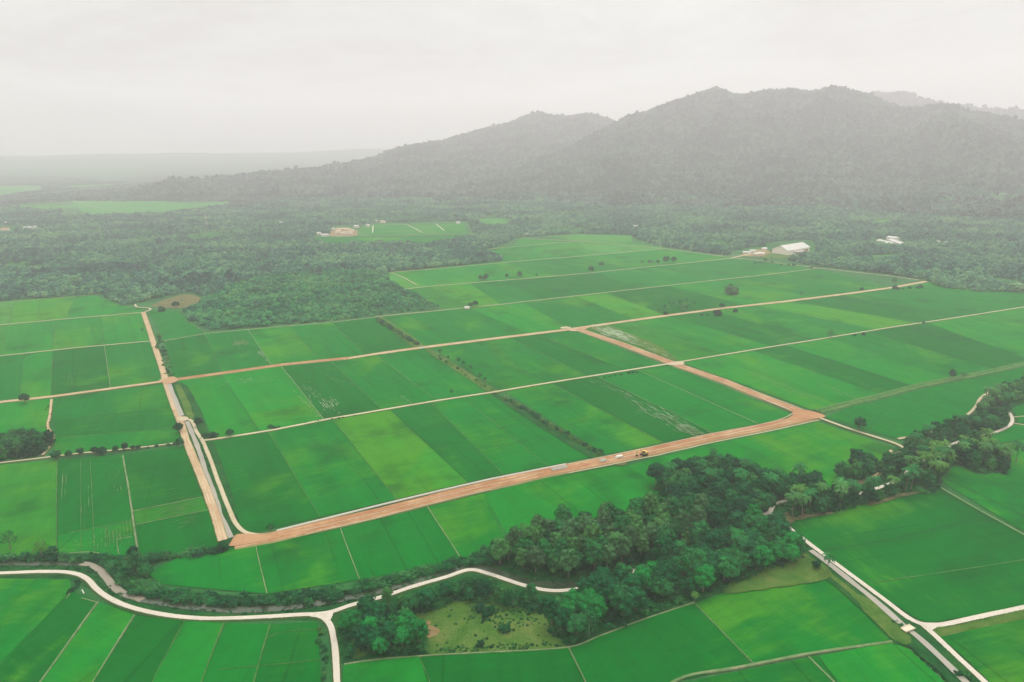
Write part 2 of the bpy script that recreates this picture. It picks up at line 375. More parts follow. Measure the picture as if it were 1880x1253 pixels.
def ground_h(x, y):
    r = math.hypot(x, y); a = math.atan2(x, y)
    h = rise(r, a, x, y)
    if 1800 < r < 6400: h = max(h, HF_MAIN(r, a, x, y), HF_LEFT(r, a, x, y))
    if 5100 < r < 7000: h = max(h, HF_FAR(r, a, x, y))
    return h

# ---------------------------------------------------------------- fields
_fz = [0]
PAL = dict(D=(0.0003,0.112,0.012), M=(0.0005,0.141,0.015), L=(0.004,0.172,0.016), Y=(0.022,0.198,0.016), G=(0.004,0.12,0.020), P=(0.045,0.22,0.042), O=(0.016,0.155,0.014))
def poly(name, pts, mat, z=0.3, color=None, row=None, yel=0.35, kind='structure', jit=0):
    W = [G(x, y) for x, y in pts]
    _fz[0] += 1
    o = mesh_obj(name, [(p.x, p.y, z) for p in W], [tuple(range(len(W)))], mat)
    # wind the face upwards
    if o.data.polygons[0].normal.z < 0: o.data.flip_normals()
    if color is not None:
        j = 1+random.uniform(-0.06, 0.06)
        o.color = (color[0]*j, color[1]*j, color[2]*j, 1)
    if row is None:
        d = W[1]-W[0]; row = math.atan2(d.y, d.x)+PI/2
    o['row'] = float(-row + PI/2); o['yel'] = float(yel)
    return tag(o, kind=kind)
def field(pts, c='M', row=None, yel=None):
    if yel is None: yel = {'D':0.0,'M':0.25,'L':0.55,'Y':0.9,'G':0.1,'P':0.7,'O':0.6}[c]
    return poly('rice_field', pts, RICE, 0.30+0.0018*_fz[0], PAL[c], row, yel)
def sub(pl, x0, x1):
    xs = [p[0] for p in pl]; ys = [p[1] for p in pl]
    out = [(x0, float(np.interp(x0, xs, ys)))]
    out += [p for p in pl if x0+0.5 < p[0] < x1-0.5]
    out.append((x1, float(np.interp(x1, xs, ys)))); return out
def catmull(P, n=6):
    if len(P) < 3: return P
    out = []
    Q = [P[0]*2-P[1]] + P + [P[-1]*2-P[-2]]
    for i in range(1, len(Q)-2):
        p0, p1, p2, p3 = Q[i-1], Q[i], Q[i+1], Q[i+2]
        for k in range(n):
            t = k/n
            out.append(0.5*((2*p1)+(p2-p0)*t+(2*p0-5*p1+4*p2-p3)*t*t+(3*p1-p0-3*p2+p3)*t**3))
    out.append(P[-1]); return out
def ribbon(name, pts, prof, mat, smooth=False, jit=0.0, zoff=0.0, kind='structure', step=12.0, uvw=None):
    """prof: list of (offset in metres, z); pts in photo pixels on the ground"""
    W = [G(x, y) for x, y in pts]
    if smooth: W = catmull(W)
    # resample
    out = [W[0]]
    for a, b in zip(W, W[1:]):
        n = max(1, int((b-a).length/step)) if jit else 1
        for k in range(1, n+1): out.append(a.lerp(b, k/n))
    W = out; n = len(W)
    V = []; UV = []; s = 0; o0 = prof[0][0]; o1 = prof[-1][0]
    if uvw: o0, o1 = uvw
    for i, p in enumerate(W):
        if i: s += (W[i]-W[i-1]).length
        d = (W[min(n-1, i+1)]-W[max(0, i-1)]); d.z = 0; d.normalize()
        nn = Vector((-d.y, d.x, 0))
        # mitre
        if 0 < i < n-1:
            d1 = (W[i]-W[i-1]).normalized(); c = max(0.5, abs(d.dot(d1))); nn = nn/c
        w = 1+jit*mnoise.noise(Vector((s/14, hash(name) % 97, 2)))
        sh = jit*1.2*mnoise.noise(Vector((s/30, 5, hash(name) % 31)))
        for (off, z) in prof:
            q = p + nn*(off*w+sh); V.append((q.x, q.y, z+zoff)); UV.append(((off-o0)/(o1-o0), s))
    k = len(prof); Fc = []
    for i in range(n-1):
        for j in range(k-1):
            a = i*k+j; Fc.append((a, a+k, a+k+1, a+1))
    o = mesh_obj(name, V, Fc, mat, uv=UV)
    if o.data.polygons and sum(p.normal.z for p in o.data.polygons) < 0: o.data.flip_normals()
    return tag(o, kind=kind)
_bz = [0]
def bund(pts, kind='b', w=0.75, smooth=False):
    _bz[0] += 1; z = 0.72+0.0008*_bz[0]; w *= .5 if kind != 'd' else .8
    if kind == 'b': return ribbon('earth_bund', pts, [(-w*0.5-0.14, 0.2), (-w*0.5, z), (w*0.5, z+0.001), (w*0.5+0.14, 0.2)], BUND, smooth, 0.35, step=9)
    if kind == 'p': return ribbon('earth_bund', pts, [(-w*0.5-0.14, 0.2), (-w*0.5, z), (w*0.5, z+0.001), (w*0.5+0.14, 0.2)], BUNDP, smooth, 0.35, step=9)
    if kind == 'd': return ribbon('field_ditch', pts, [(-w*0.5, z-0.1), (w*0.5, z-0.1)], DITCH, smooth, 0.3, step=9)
def strips(top, bot, cuts, cols, lines=None, row=None):
    for i in range(len(cuts)-1):
        (xa, ya), (xb, yb) = cuts[i], cuts[i+1]
        T = sub(top, xa, xb); B = sub(bot, ya, yb)
        a, b_ = G(*T[0]), G(*B[0]); d = b_-a
        rw = math.atan2(d.y, d.x) if row is None else row
        field(T+B[::-1], cols[i % len(cols)], rw)
        if i > 0 and lines:
            c = lines[(i-1) % len(lines)]
            if c in 'bpd': bund([T[0], B[0]], c, {'b':0.6,'p':0.8,'d':0.55}[c])

T3 = [(-60,748),(0,740),(95,730),(300,702),(400,688),(520,671),(640,659),(700,650),(780,639),(900,624),(1040,607),(1130,594),(1230,580),(1330,567),(1440,555),(1560,540),(1640,529),(1700,518)]
T4 = [(372,811),(430,803),(500,792),(600,772),(700,755),(800,738),(905,722),(1000,706),(1100,690),(1200,674),(1250,666),(1400,641),(1500,625),(1640,602),(1760,584),(1880,565),(1990,549)]
T12 = [(300,626),(380,613),(440,606),(500,603),(600,594),(690,583),(760,576),(820,570),(920,560),(1060,544),(1202,528),(1300,517),(1420,504),(1500,494)]
T13 = [(737,533),(785,527),(860,521),(960,513),(1085,502),(1200,490),(1345,475),(1400,463)]
T14 = [(718,501),(785,496),(850,490),(960,480),(1060,472),(1215,458)]
T15 = [(860,463),(920,456),(1000,450),(1058,445)]
T1 = [(432,1000),(500,988),(600,965),(700,942),(800,916),(900,892),(1000,869),(1100,850),(1200,829),(1300,806),(1400,786),(1495,765)]
# upper left blocks
strips([(-60,562),(0,556),(60,551),(120,547),(175,543),(215,560),(262,568)], [(-60,604),(0,598),(130,586),(262,576)], [(-60,-60),(27,16),(138,120),(215,210),(262,262)], 'PYLLM', 'db-')
strips([(-60,604),(0,598),(130,586),(264,576)], [(-60,661),(0,655),(140,640),(282,628)], [(-60,-60),(15,8),(102,97),(186,192),(264,282)], 'OLLL', '-bd')
strips([(-60,661),(0,655),(140,640),(282,628)], [(-60,745),(0,737),(150,722),(303,698)], [(-60,-60),(44,35),(97,93),(192,203),(282,303)], 'ULDM'.replace('U','M'), 'dbp')
field([(272,572),(325,571),(378,613),(302,626)], 'M')
bund([(340,588),(384,615)], 'p', .8)
bund([(-60,562),(0,556),(90,549),(175,542)], 'p', 1.6)
# block between the two long roads, left part
strips(T12, T3, [(302,318),(375,410),(455,500),(532,590),(610,672),(690,765)], 'DMLMD', 'bpbb')
strips(T12, T3, [(700,778),(742,850),(860,975),(960,1050),(1058,1168),(1112,1225),(1225,1375),(1330,1500),(1500,1640)], 'MMLMYDLM', 'd-d-d--')
strips(T13, T12, [(737,820),(790,862),(862,920),(925,1010),(1085,1180),(1200,1320),(1345,1500)], 'OYMDMM', 'd-d-d')
strips(T14, T13, [(718,785),(840,930),(930,1030),(1060,1160),(1215,1345)], 'LLML', '-d-d')
field([(718,501),(785,527),(737,533),(700,505)], 'P')
field([(1215,458),(1290,467),(1345,475),(1260,484)], 'L')
strips(T15+[(1130,450),(1215,458)], T14, [(860,785),(920,850),(985,960),(1058,1090),(1215,1215)], 'DMLP', '-d-')
field([(905,463),(860,463),(785,496),(850,490)],'M')
field([(955,439),(1050,444),(1058,445),(940,455)], 'L'); field([(1005,435),(1070,431),(1160,434),(1160,446),(1110,448),(1058,443)], 'P')
field([(1160,446),(1058,444),(1215,458),(1290,467),(1260,462)], 'L')
# between long road and second road
strips(T3, T4, [(318,372),(405,478),(515,596),(605,703),(690,803),(775,905)], 'LLDMM', 'dpbb')
strips(T3, T4, [(790,920),(870,1005),(932,1082),(985,1150),(1052,1215)], 'MMDM', 'dbb')
strips(T3+[(1880,540),(1990,552)], T4, [(1062,1245),(1160,1330),(1225,1420),(1300,1500),(1382,1610),(1450,1690),(1540,1780),(1640,1900),(1880,1990)], 'OLDMYDMM', 'd-dd-d-')
# big middle blocks
T1N = [(436,985),(500,972),(600,948),(700,925),(800,901),(900,878),(1000,858),(1100,838),(1200,818),(1300,797),(1400,778),(1470,764)]
strips(T4, T1N, [(384,446),(492,588),(610,728),(715,860),(790,925),(850,1005),(910,1095)], 'DMYDMM', 'bbdbb')
strips(T4, T1N, [(925,1110),(1010,1218),(1092,1308),(1168,1392),(1225,1462)], 'MDMM', 'bbp')
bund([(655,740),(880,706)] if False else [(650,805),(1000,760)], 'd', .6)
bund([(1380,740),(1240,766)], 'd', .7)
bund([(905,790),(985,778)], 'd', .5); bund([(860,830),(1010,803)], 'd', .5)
T18 = [(1500,757),(1560,742),(1620,727),(1690,709),(1750,697),(1820,683),(1880,669),(1990,645)]
strips(T4, T18, [(1250,1500),(1310,1545),(1380,1622),(1440,1680),(1520,1750),(1590,1830),(1700,1900),(1990,1990)], 'LLDLMDLY', 'ddddd-d')
field([(1515,768),(1560,748),(1625,734),(1690,716),(1880,676),(1990,655),(1990,700),(1880,702),(1818,722),(1806,727),(1790,748),(1768,770),(1715,790),(1645,807)], 'M', yel=0.15)
field([(1148,858),(1300,818),(1400,798),(1502,776),(1638,822),(1612,850),(1560,880),(1480,915),(1185,895)], 'L', yel=0.6)
field([(888,908),(1000,880),(1148,854),(1240,915),(1180,940),(930,985)], 'L', yel=.45)
strips([(275,1052),(330,1024),(420,1008),(470,1004),(625,971),(785,932),(888,907),(935,968)], [(275,1058),(300,1075),(490,1092),(660,1066),(848,1030),(935,1005)], [(275,275),(470,490),(625,660),(785,848),(888,935)], 'MMMM', 'ppp')
# left of the canal
field([(-60,752),(0,743),(94,732),(88,790),(80,802),(-60,812)], 'L')
field([(98,733),(303,706),(318,748),(98,775)], 'M'); field([(98,775),(318,748),(325,788),(100,806)], 'D'); field([(100,806),(325,788),(336,812),(215,826),(102,838)], 'M')
bund([(98,775),(318,748)], 'd'); bund([(100,806),(325,786)], 'b', .5)
field([(-60,862),(0,855),(106,846),(104,1005),(60,1020),(-60,1020)], 'O', row=0.3, yel=0.75)
field([(107,846),(225,836),(243,960),(106,984)], 'D', row=1.62); field([(106,984),(243,960),(250,1018),(200,1024),(150,1018),(106,1020)], 'M', row=1.62)
field([(227,836),(338,820),(372,915),(245,940)], 'D'); field([(245,940),(372,915),(382,940),(250,965)], 'O'); field([(250,965),(382,940),(402,1005),(330,1018),(258,1022)], 'D')
bund([(226,838),(238,910),(246,965),(252,1008)], 'p', 1.6); bund([(106,984),(243,958)], 'b'); bund([(245,940),(372,914)], 'p', .6); bund([(250,965),(382,938)], 'p', .7)
bund([(148,846),(149,1018)], 'b', .35); bund([(166,848),(172,975),(174,1016)], 'b', .5); bund([(196,968),(201,1022)], 'b', .35); bund([(104,848),(104,1016)], 'b', .4)
bund([(216,992),(215,1000),(219,1020)], 'p', .6); bund([(216,992),(243,987)], 'p', .6)
bund([(100,1020),(150,1016),(178,1017),(215,1026),(250,1025)], 'p', 1.0, True)
# front left fans
strips([(-200,1080),(0,1062),(132,1064),(150,1090),(180,1108),(245,1130),(335,1142),(410,1144),(495,1145),(580,1142)], [(-200,1300),(0,1300),(600,1300)], [(-200,-180),(0.1,-170)], 'M', None)
field([(0,1064),(128,1066),(132,1085),(0,1222),(-120,1330),(-200,1300),(-200,1070)], 'M', yel=.5); field([(132,1086),(178,1106),(75,1253),(40,1310),(-110,1330),(0,1222)], 'D')
field([(182,1108),(247,1130),(180,1238),(130,1320),(42,1310),(77,1253)], 'L', yel=.7); field([(249,1132),(338,1142),(285,1240),(250,1330),(132,1320),(181,1240)], 'D')
field([(340,1142),(412,1146),(372,1245),(345,1330),(252,1330),(287,1240)], 'L'); field([(414,1146),(496,1148),(466,1253),(450,1330),(347,1330),(374,1245)], 'M')
field([(498,1148),(582,1144),(590,1253),(592,1330),(452,1330),(468,1253)], 'D')
for l, k, w in (([(180,1107),(75,1253),(30,1315)], 'p', 1.3), ([(247,1131),(180,1239),(130,1320)], 'p', .9), ([(338,1143),(286,1240),(250,1330)], 'b', .4), ([(411,1146),(373,1245),(345,1330)], 'b', 1.0), ([(496,1148),(467,1250),(450,1330)], 'b', 1.1),
                ([(490,1174),(510,1164),(525,1162),(580,1158)], 'b', .3), ([(400,1232),(470,1225),(585,1215)], 'b', .25), ([(150,1100),(165,1104),(182,1109)], 'p', .6), ([(132,1086),(122,1102)], 'p', .8)):
    bund(l, k, w)
# front middle and right
field([(632,1222),(700,1214),(770,1208),(790,1253),(800,1330),(620,1330)], 'L', yel=.6); field([(772,1208),(900,1200),(1043,1192),(1072,1253),(1100,1330),(802,1330)], 'D', yel=.2)
field([(1047,1190),(1100,1170),(1180,1140),(1275,1110),(1382,1222),(1240,1252),(1100,1330),(1075,1253)], 'D')
field([(1277,1109),(1400,1065),(1482,1030),(1530,1070),(1640,1178),(1500,1200),(1384,1222)], 'M', yel=.45)
field([(1240,1258),(1500,1206),(1540,1260),(1600,1340),(1110,1340)], 'D'); field([(1503,1206),(1640,1180),(1670,1195),(1750,1270),(1800,1340),(1602,1340),(1542,1260)], 'L')
for l, k, w in (([(1044,1191),(1060,1222),(1075,1253),(1100,1320)], 'p', .7), ([(1276,1110),(1384,1222)], 'p', .45), ([(770,1208),(788,1250),(800,1320)], 'b', .4), ([(1160,1330),(1240,1252),(1350,1229),(1500,1200),(1640,1180)], 'p', 2.4), ([(1484,1208),(1530,1253),(1590,1330)], 'p', 1.4),
                ([(632,1222),(690,1213),(770,1207),(900,1200),(1040,1191),(1100,1170),(1180,1140),(1275,1108)], 'p', 1.1)):
    bund(l, k, w, len(l) > 4)
field([(1448,962),(1480,948),(1600,925),(1728,898),(1880,985),(1990,1045),(1990,1090),(1880,1116),(1712,1145),(1690,1142),(1600,1085),(1500,1012)], 'D', row=0.25, yel=.3)
bund([(1512,1014),(1640,992),(1780,958),(1832,962)][:3]+[(1835,958)], 'd', .7); bund([(1606,1071),(1740,1052),(1880,1030),(1990,1012)], 'b', .7)
field([(1735,890),(1720,868),(1800,842),(1880,868),(1990,890),(1990,1040),(1880,978)], 'M', yel=.2); field([(1745,845),(1880,808),(1990,790),(1990,890),(1880,868),(1800,842)], 'L')
field([(1800,806),(1836,794),(1862,782),(1880,782),(1990,775),(1990,792),(1880,806),(1790,826)], 'M'); field([(1858,752),(1866,765),(1870,778),(1990,772),(1990,735),(1880,742)], 'M')
bund([(1725,896),(1800,940),(1880,984),(1990,1044)], 'p', 2.0); bund([(1722,900),(1797,944),(1877,988),(1985,1048)], 'd', 1.0)
bund([(1722,872),(1880,950),(1990,1005)], 'd', .8); bund([(1770,860),(1880,918)], 'd', .6)
field([(1722,1168),(1880,1135),(1990,1112),(1990,1340),(1885,1330),(1812,1250),(1768,1207)], 'D', yel=.5)
# distant fields
field([(132,370),(165,367),(215,362),(240,359),(320,359),(302,364),(306,372),(360,374),(420,371),(425,374),(380,379),(330,385),(290,393),(240,395),(160,396),(148,388),(135,378)], 'P', yel=.3)
field([(20,379),(90,376),(135,378),(140,384),(60,386)], 'P'); field([(-60,345),(0,342),(75,341),(80,350),(40,356),(0,362),(-60,362)], 'P', yel=0); field([(80,350),(140,341),(200,339),(262,335),(268,338),(200,343),(140,346)], 'P', yel=0)
field([(-60,433),(0,426),(85,423),(70,428),(20,430),(-60,440)], 'L'); field([(575,437),(700,434),(860,432),(880,434),(830,440),(800,452),(700,455),(600,456),(585,446)], 'M', row=0.0, yel=.0)
field([(655,437),(728,437),(745,441),(690,443),(668,442)], 'Y'); field([(655,427),(668,417),(700,413),(780,413),(852,411),(858,430),(660,433)], 'L'); field([(862,405),(905,402),(925,402),(940,411),(880,414)], 'P')
field([(1590,409),(1620,404),(1650,408),(1620,414)], 'P', yel=.8)
field([(1560,471),(1640,468),(1650,474),(1600,479)], 'P')
# ---------------------------------------------------------------- roads, tracks, canals
def road(name, pts, w, mat, smooth=False, z=1.0, jit=0.10, sh=.6):
    w *= {'concrete_road':.74,'farm_track':.74}.get(name, .82); z = z-.15; h = w/2
    return ribbon(name, pts, [(-h-sh, 0.15), (-h, z), (0, z+0.08), (h, z), (h+sh, 0.15)], mat, smooth, jit, step=8, uvw=(-h, h))
# verges and rough ground under the vegetation
def patch(name, pts, mat, z=0.12, n=5):
    W = [G(x, y) for x, y in pts]; W = catmull(W+[W[0]], n)[:-1]
    o = mesh_obj(name, [(p.x+random.uniform(-.7,.7), p.y+random.uniform(-.7,.7), z) for p in W], [tuple(range(len(W)))], mat)
    if o.data.polygons[0].normal.z < 0: o.data.flip_normals()
    return tag(o, kind='structure')
patch('grass_verge', [(-60,1020),(100,1020),(180,1018),(250,1022),(275,1050),(300,1080),(480,1095),(660,1070),(850,1032),(900,1005),(1240,910),(1480,890),(1560,880),(1640,825),(1720,790),(1790,760),(1880,700),(1960,690),(1960,790),(1850,800),(1870,870),(1740,880),(1700,905),(1480,950),(1480,1030),(1280,1110),(1040,1192),(800,1205),(630,1220),(600,1150),(560,1140),(380,1142),(240,1130),(130,1068),(-60,1062)], GRASS, 0.10, 3)
patch('grassland', [(740,1125),(800,1120),(840,1095),(900,1085),(960,1105),(1000,1130),(1010,1160),(1040,1188),(900,1198),(800,1203),(770,1170)], OLIVE, 0.16)
patch('bare_soil', [(768,1146),(788,1142),(792,1150),(806,1156),(804,1166),(786,1170),(778,1160)], BARE, 0.22)
patch('bare_soil', [(1540,880),(1580,868),(1620,848),(1640,832),(1660,830),(1640,850),(1612,876),(1575,892),(1545,900)], DRY, 0.23)
patch('bare_soil', [(1430,945),(1470,938),(1530,944),(1470,956),(1440,966)], DRY, 0.95)
patch('bare_soil', [(1590,925),(1640,910),(1690,906),(1640,919),(1600,931)], DRY, 0.95)
patch('bare_soil', [(275,562),(310,548),(345,541),(370,549),(366,560),(335,567),(300,565)], DRY, 0.20)
patch('grassland', [(648,1165),(668,1175),(678,1195),(655,1210),(645,1195)], OLIVE, 0.17)
patch('grassland', [(1340,1070),(1420,1040),(1490,1028),(1525,1062),(1470,1075),(1400,1085),(1330,1092)], OLIVE, 0.96, 4)
patch('grass_verge', [(1470,1010),(1500,1012),(1590,1085),(1690,1155),(1800,1253),(1860,1330),(1790,1330),(1740,1253),(1670,1192),(1640,1182),(1560,1105),(1500,1050)], GRASS, 0.92, 3)
patch('grassland', [(1560,1090),(1600,1105),(1660,1160),(1670,1185),(1640,1178),(1590,1130)], OLIVE, 1.0)
patch('grass_verge', [(310,700),(345,712),(385,790),(440,960),(430,990),(405,1000),(385,900),(335,800)], GRASS, 0.72, 3)
patch('grassland', [(322,708),(334,712),(350,745),(356,768),(345,768)], OLIVE, 0.98)
patch('grassland', [(690,585),(705,585),(775,632),(780,640),(755,636)], OLIVE, .90)
patch('grassland', [(780,644),(790,643),(912,718),(905,724),(895,722)], OLIVE, .90)
patch('grass_verge', [(905,728),(916,726),(1108,838),(1085,842),(990,785)], GRASS, .90)
patch('bare_soil', [(1080,604),(1120,601),(1150,612),(1200,632),(1230,650),(1245,668),(1180,640),(1130,622)], OLIVE, .95)
patch('yard', [(1355,471),(1375,462),(1400,458),(1412,462),(1418,468),(1400,472)], BARE, .7)
patch('yard', [(1400,474),(1416,466),(1440,468),(1455,471),(1430,477)], OLIVE, .72)
patch('bare_soil', [(600,428),(625,420),(660,425),(650,434),(605,434)], BARE, .2)

# canals and river
ribbon('canal_water', [(309,706),(316,726),(326,750),(333,766)], [(-2.3, 1.05), (2.3, 1.05)], CANALW, jit=.15)
ribbon('canal_water', [(343,776),(352,796),(361,818),(370,842),(378,870),(388,895),(397,925),(412,965),(425,990)], [(-1.5, .98), (1.5, .98)], CANALW, True, jit=.4)
ribbon('canal_water', [(1488,1014),(1530,1046),(1600,1102),(1655,1150),(1690,1178),(1740,1225),(1790,1275),(1850,1340)], [(-1.5, 1.15), (1.5, 1.15)], CANALW, True, jit=.45)
ribbon('canal_bank', [(1484,1018),(1526,1050),(1596,1106),(1650,1154)], [(-4.6, .98), (-3.8, 1.2), (-2.2, 1.2), (-1.8, 1.0)], OLIVE, True, jit=.1)
ribbon('river_water', [(-60,1034),(60,1036),(140,1036),(170,1040)], [(-1.6, .32), (1.6, .32)], RIVERW, True, jit=.2)
ribbon('river_water', [(150,1035),(168,1039),(184,1048),(196,1062),(206,1075),(220,1087),(240,1096),(262,1103)], [(-1.7, .35), (1.7, .35)], RIVERP, True, jit=.2)
ribbon('river_water', [(228,1092),(280,1104),(340,1113),(400,1119),(450,1121),(520,1116),(600,1106),(680,1090),(760,1068),(820,1050),(862,1042),(900,1048),(950,1064),(1000,1074),(1060,1072),(1110,1060),(1180,1045)], [(-2.3, .34), (2.3, .34)], RIVERW, True, jit=.15)

# roads
road('dirt_road', T3[:6], 7.0, DIRT, z=1.00)
road('red_dirt_road', [(320,699),(400,688),(520,671),(640,659)], 8.0, REDD, z=1.16)
road('dirt_road', T3[7:], 9.5, DIRT, z=1.02)
road('dirt_road', [(630,661),(700,650),(790,638)], 8.0, DIRT, z=1.05)
road('farm_track', [(374,811)]+T4[1:11], 4.0, PALEDIRT, z=1.10)
road('farm_track', T4[10:], 3.2, PALEDIRT, z=1.12)
road('farm_track', [(-60,661),(0,655),(140,640),(284,627)], 3.0, PALEDIRT, z=1.0)
road('farm_track', [(-60,604),(0,598),(130,586),(262,575)], 3.0, PALEDIRT, z=1.0)
road('farm_track', [(248,560),(252,565),(272,567),(276,570),(264,575),(262,577)], 3.4, PALEDIRT, True, z=1.02)
road('dirt_road', [(263,575),(272,600),(285,640),(296,672),(305,702)], 6.5, DIRT, z=1.06)
road('dirt_road', [(303,700),(312,725),(322,752),(333,780),(342,810),(356,845),(375,890),(395,945),(410,995)], 6.2, DIRT, z=1.14)
road('farm_track', [(335,773),(348,773),(355,780),(361,795),(372,812),(385,842),(402,890),(420,935),(432,962),(450,980),(478,986)], 3.4, PALEDIRT, True, z=1.24)
road('farm_track', [(300,627),(380,613),(500,602),(600,594),(690,583)], 1.8, BUNDP, z=1.0)
road('farm_track', T12[5:], 2.6, PALEDIRT, z=1.02)
road('farm_track', T13, 3.0, PALEDIRT, z=1.0)
road('farm_track', [(718,501)]+T14[1:], 2.8, PALEDIRT, z=1.0)
road('farm_track', [(860,463),(920,456),(1000,449),(1058,444)], 2.6, PALEDIRT, z=1.0)
road('farm_track', [(955,438),(1050,443),(1130,449),(1215,457),(1290,467),(1330,472)], 3.4, PALEDIRT, z=1.03)
road('farm_track', [(718,501),(740,510),(765,524)], 2.2, PALEDIRT, z=1.0); road('farm_track', [(737,533),(755,541),(770,550)], 2.4, PALEDIRT, True, z=1.0)
road('farm_track', [(1345,475),(1385,478),(1440,486),(1500,493),(1560,500),(1635,508),(1690,516)], 3.4, PALEDIRT, z=1.03)
road('farm_track', [(1340,475),(1370,469),(1400,461)], 4.0, PALEDIRT, z=1.05)
road('farm_track', [(575,434),(700,433),(780,431),(860,431),(885,434)], 3.0, PALEDIRT, z=1.0)
for pl in ([(132,369),(180,382),(242,394)], [(684,428),(685,415)], [(748,413),(776,428)], [(801,412),(816,425)], [(700,413),(748,413)]):
    road('farm_track', pl, 3.4, CONC, z=1.0)
road('farm_track', [(-60,860),(0,852),(60,845),(100,840),(150,834),(215,828),(280,821),(332,814)], 2.6, PALEDIRT, True, z=1.0)
road('farm_track', [(95,735),(92,762),(88,785),(98,802),(96,815),(88,826),(78,838)], 2.4, DIRT, True, z=1.0)
# main red earthworks
ribbon('red_dirt_road', T1, [(-6.3,.15),(-5.1,1.12),(0,1.2),(4.3,1.12),(4.6,.15)], REDD, jit=.12, step=5, uvw=(-5.5,4.6))
REDSTR = [(1060,606),(1140,633),(1240,671),(1330,702),(1380,723),(1450,750),(1488,766)]
ribbon('red_dirt_road', REDSTR, [(-5.6,.15),(-4.6,1.15),(0,1.22),(4.6,1.15),(5.6,.15)], REDD, jit=.09, step=6, uvw=(-4.8,4.8))
for off, w in ((-4.1, .9), (4.1, 1.0), (0.6, .5)):
    ribbon('wheel_track', REDSTR, [(off-w/2, 1.30), (off+w/2, 1.30)], PALEDIRT, jit=.06, step=8)
ribbon('wheel_track', [(1100,852),(1200,831),(1300,808),(1400,788),(1480,770),(1440,752),(1380,727)], [(-.5, 1.33), (.5, 1.33)], PALEDIRT, jit=.06, step=8)
ribbon('wheel_track', [(560,982),(700,949),(800,923),(900,899)], [(-2.4, 1.34), (-1.7, 1.34)], PALEDIRT, jit=.25, step=8)
ribbon('wheel_track', [(560,980),(700,946),(800,920),(1000,872)], [(1.0, 1.34), (1.6, 1.34)], PALEDIRT, jit=.3, step=8)
ribbon('road_shoulder', [(1040,868),(1100,856),(1200,836),(1300,813),(1400,793),(1500,771)], [(-3.6,1.26),(-2.7,1.26)], PALEDIRT, jit=.1, step=8)
ribbon('road_shoulder', [(1030,856),(1100,842),(1200,821),(1300,799),(1400,780),(1440,768),(1456,757),(1448,750)], [(-1.6,1.27),(-.7,1.27)], PALEDIRT, True, jit=.1, step=8)
# precast irrigation channel on the field side of the red road
ribbon('irrigation_channel', [(507,975),(600,952),(700,927),(800,903),(900,880),(1036,853)], [(-2.9,1.0),(-2.85,1.6),(-2.65,1.6),(-2.6,1.3),(-1.9,1.3),(-1.85,1.6),(-1.65,1.6),(-1.6,1.0)], CEMENT)
road('farm_track', [(1500,768),(1560,790),(1638,815),(1662,826),(1694,836),(1720,842)], 3.6, PALEDIRT, True, z=1.3)
road('farm_track', [(1636,828),(1628,845),(1612,868),(1600,880)], 2.6, DIRT, True, z=.7)
ribbon('canal_bank', T18, [(-4.6,.2),(-3.8,1.2),(-1.0,1.2),(-.5,.6),(.4,.6),(.9,1.2),(3.2,1.2),(4.2,.2)], BUND, True, jit=.12, step=8)
road('farm_track', [(1648,808),(1690,800),(1725,790),(1755,776),(1775,764),(1790,750),(1798,736),(1806,728),(1818,720)], 3.0, PALEDIRT, True, z=1.0)
road('concrete_road', [(1846,736),(1842,745),(1846,753),(1855,764),(1858,776),(1850,786),(1828,796),(1795,805),(1755,816),(1725,832),(1690,850),(1668,866),(1660,878),(1640,889),(1600,903),(1570,911),(1530,914),(1470,918),(1430,926),(1418,934),(1412,944),(1395,950)], 3.2, CONC, True, z=1.35, sh=.5)
road('concrete_road', [(1412,944),(1430,958),(1470,990),(1500,1013),(1560,1058),(1620,1103),(1675,1143),(1720,1152),(1800,1136),(1880,1119),(1990,1096)], 3.4, CONC, True, z=1.40, sh=.5)
road('concrete_road', [(1690,1148),(1720,1175),(1760,1213),(1803,1253),(1900,1345)], 3.4, CONC, True, z=1.37, sh=.5)
road('farm_track', [(1858,768),(1880,766),(1960,764)], 1.2, PALEDIRT, z=1.0); road('farm_track', [(1860,779),(1880,782),(1960,783)], 1.8, PALEDIRT, z=1.0)
ribbon('canal_bank', [(1712,1163),(1800,1143),(1880,1128),(1990,1105)], [(-3.2,.5),(-2.2,1.0),(-.6,1.0),(0,.7),(1.2,1.2),(2.0,1.2)], OLIVE, jit=.15, step=6)
road('concrete_road', [(-60,1056),(0,1055),(80,1052),(130,1054),(158,1064),(180,1086),(205,1103),(245,1119),(300,1131),(370,1138),(450,1137),(540,1132),(600,1128),(645,1114),(700,1099),(760,1079),(820,1062),(862,1049),(900,1057),(960,1077),(1010,1087),(1060,1084),(1105,1070),(1160,1052),(1210,1038)], 3.3, CONC, True, z=1.00, sh=.6)
road('concrete_road', [(570,1131),(592,1136),(606,1150),(612,1172),(616,1200),(619,1253),(621,1335)], 3.5, CONC, True, z=1.06, sh=.6)
def junction(pts, mat, z): 
    W = catmull([G(*p) for p in pts]+[G(*pts[0])], 5)[:-1]
    o = mesh_obj('road_junction', [(p.x, p.y, z) for p in W], [tuple(range(len(W)))], mat, uv=[(.5, p.x) for p in W])
    if o.data.polygons[0].normal.z < 0: o.data.flip_normals()
    return tag(o, kind='structure')
junction([(592,1129),(612,1126),(606,1143),(599,1137)], CONC, 1.05)
junction([(1678,1143),(1696,1148),(1728,1150),(1714,1160),(1708,1162),(1694,1152)], CONC, 1.40)
junction([(425,998),(434,986),(452,984),(480,984),(530,977),(515,990),(470,1000),(424,1007)], REDD, 1.34)
junction([(1448,752),(1490,758),(1515,768),(1480,774),(1440,776),(1456,764)], REDD, 1.36)
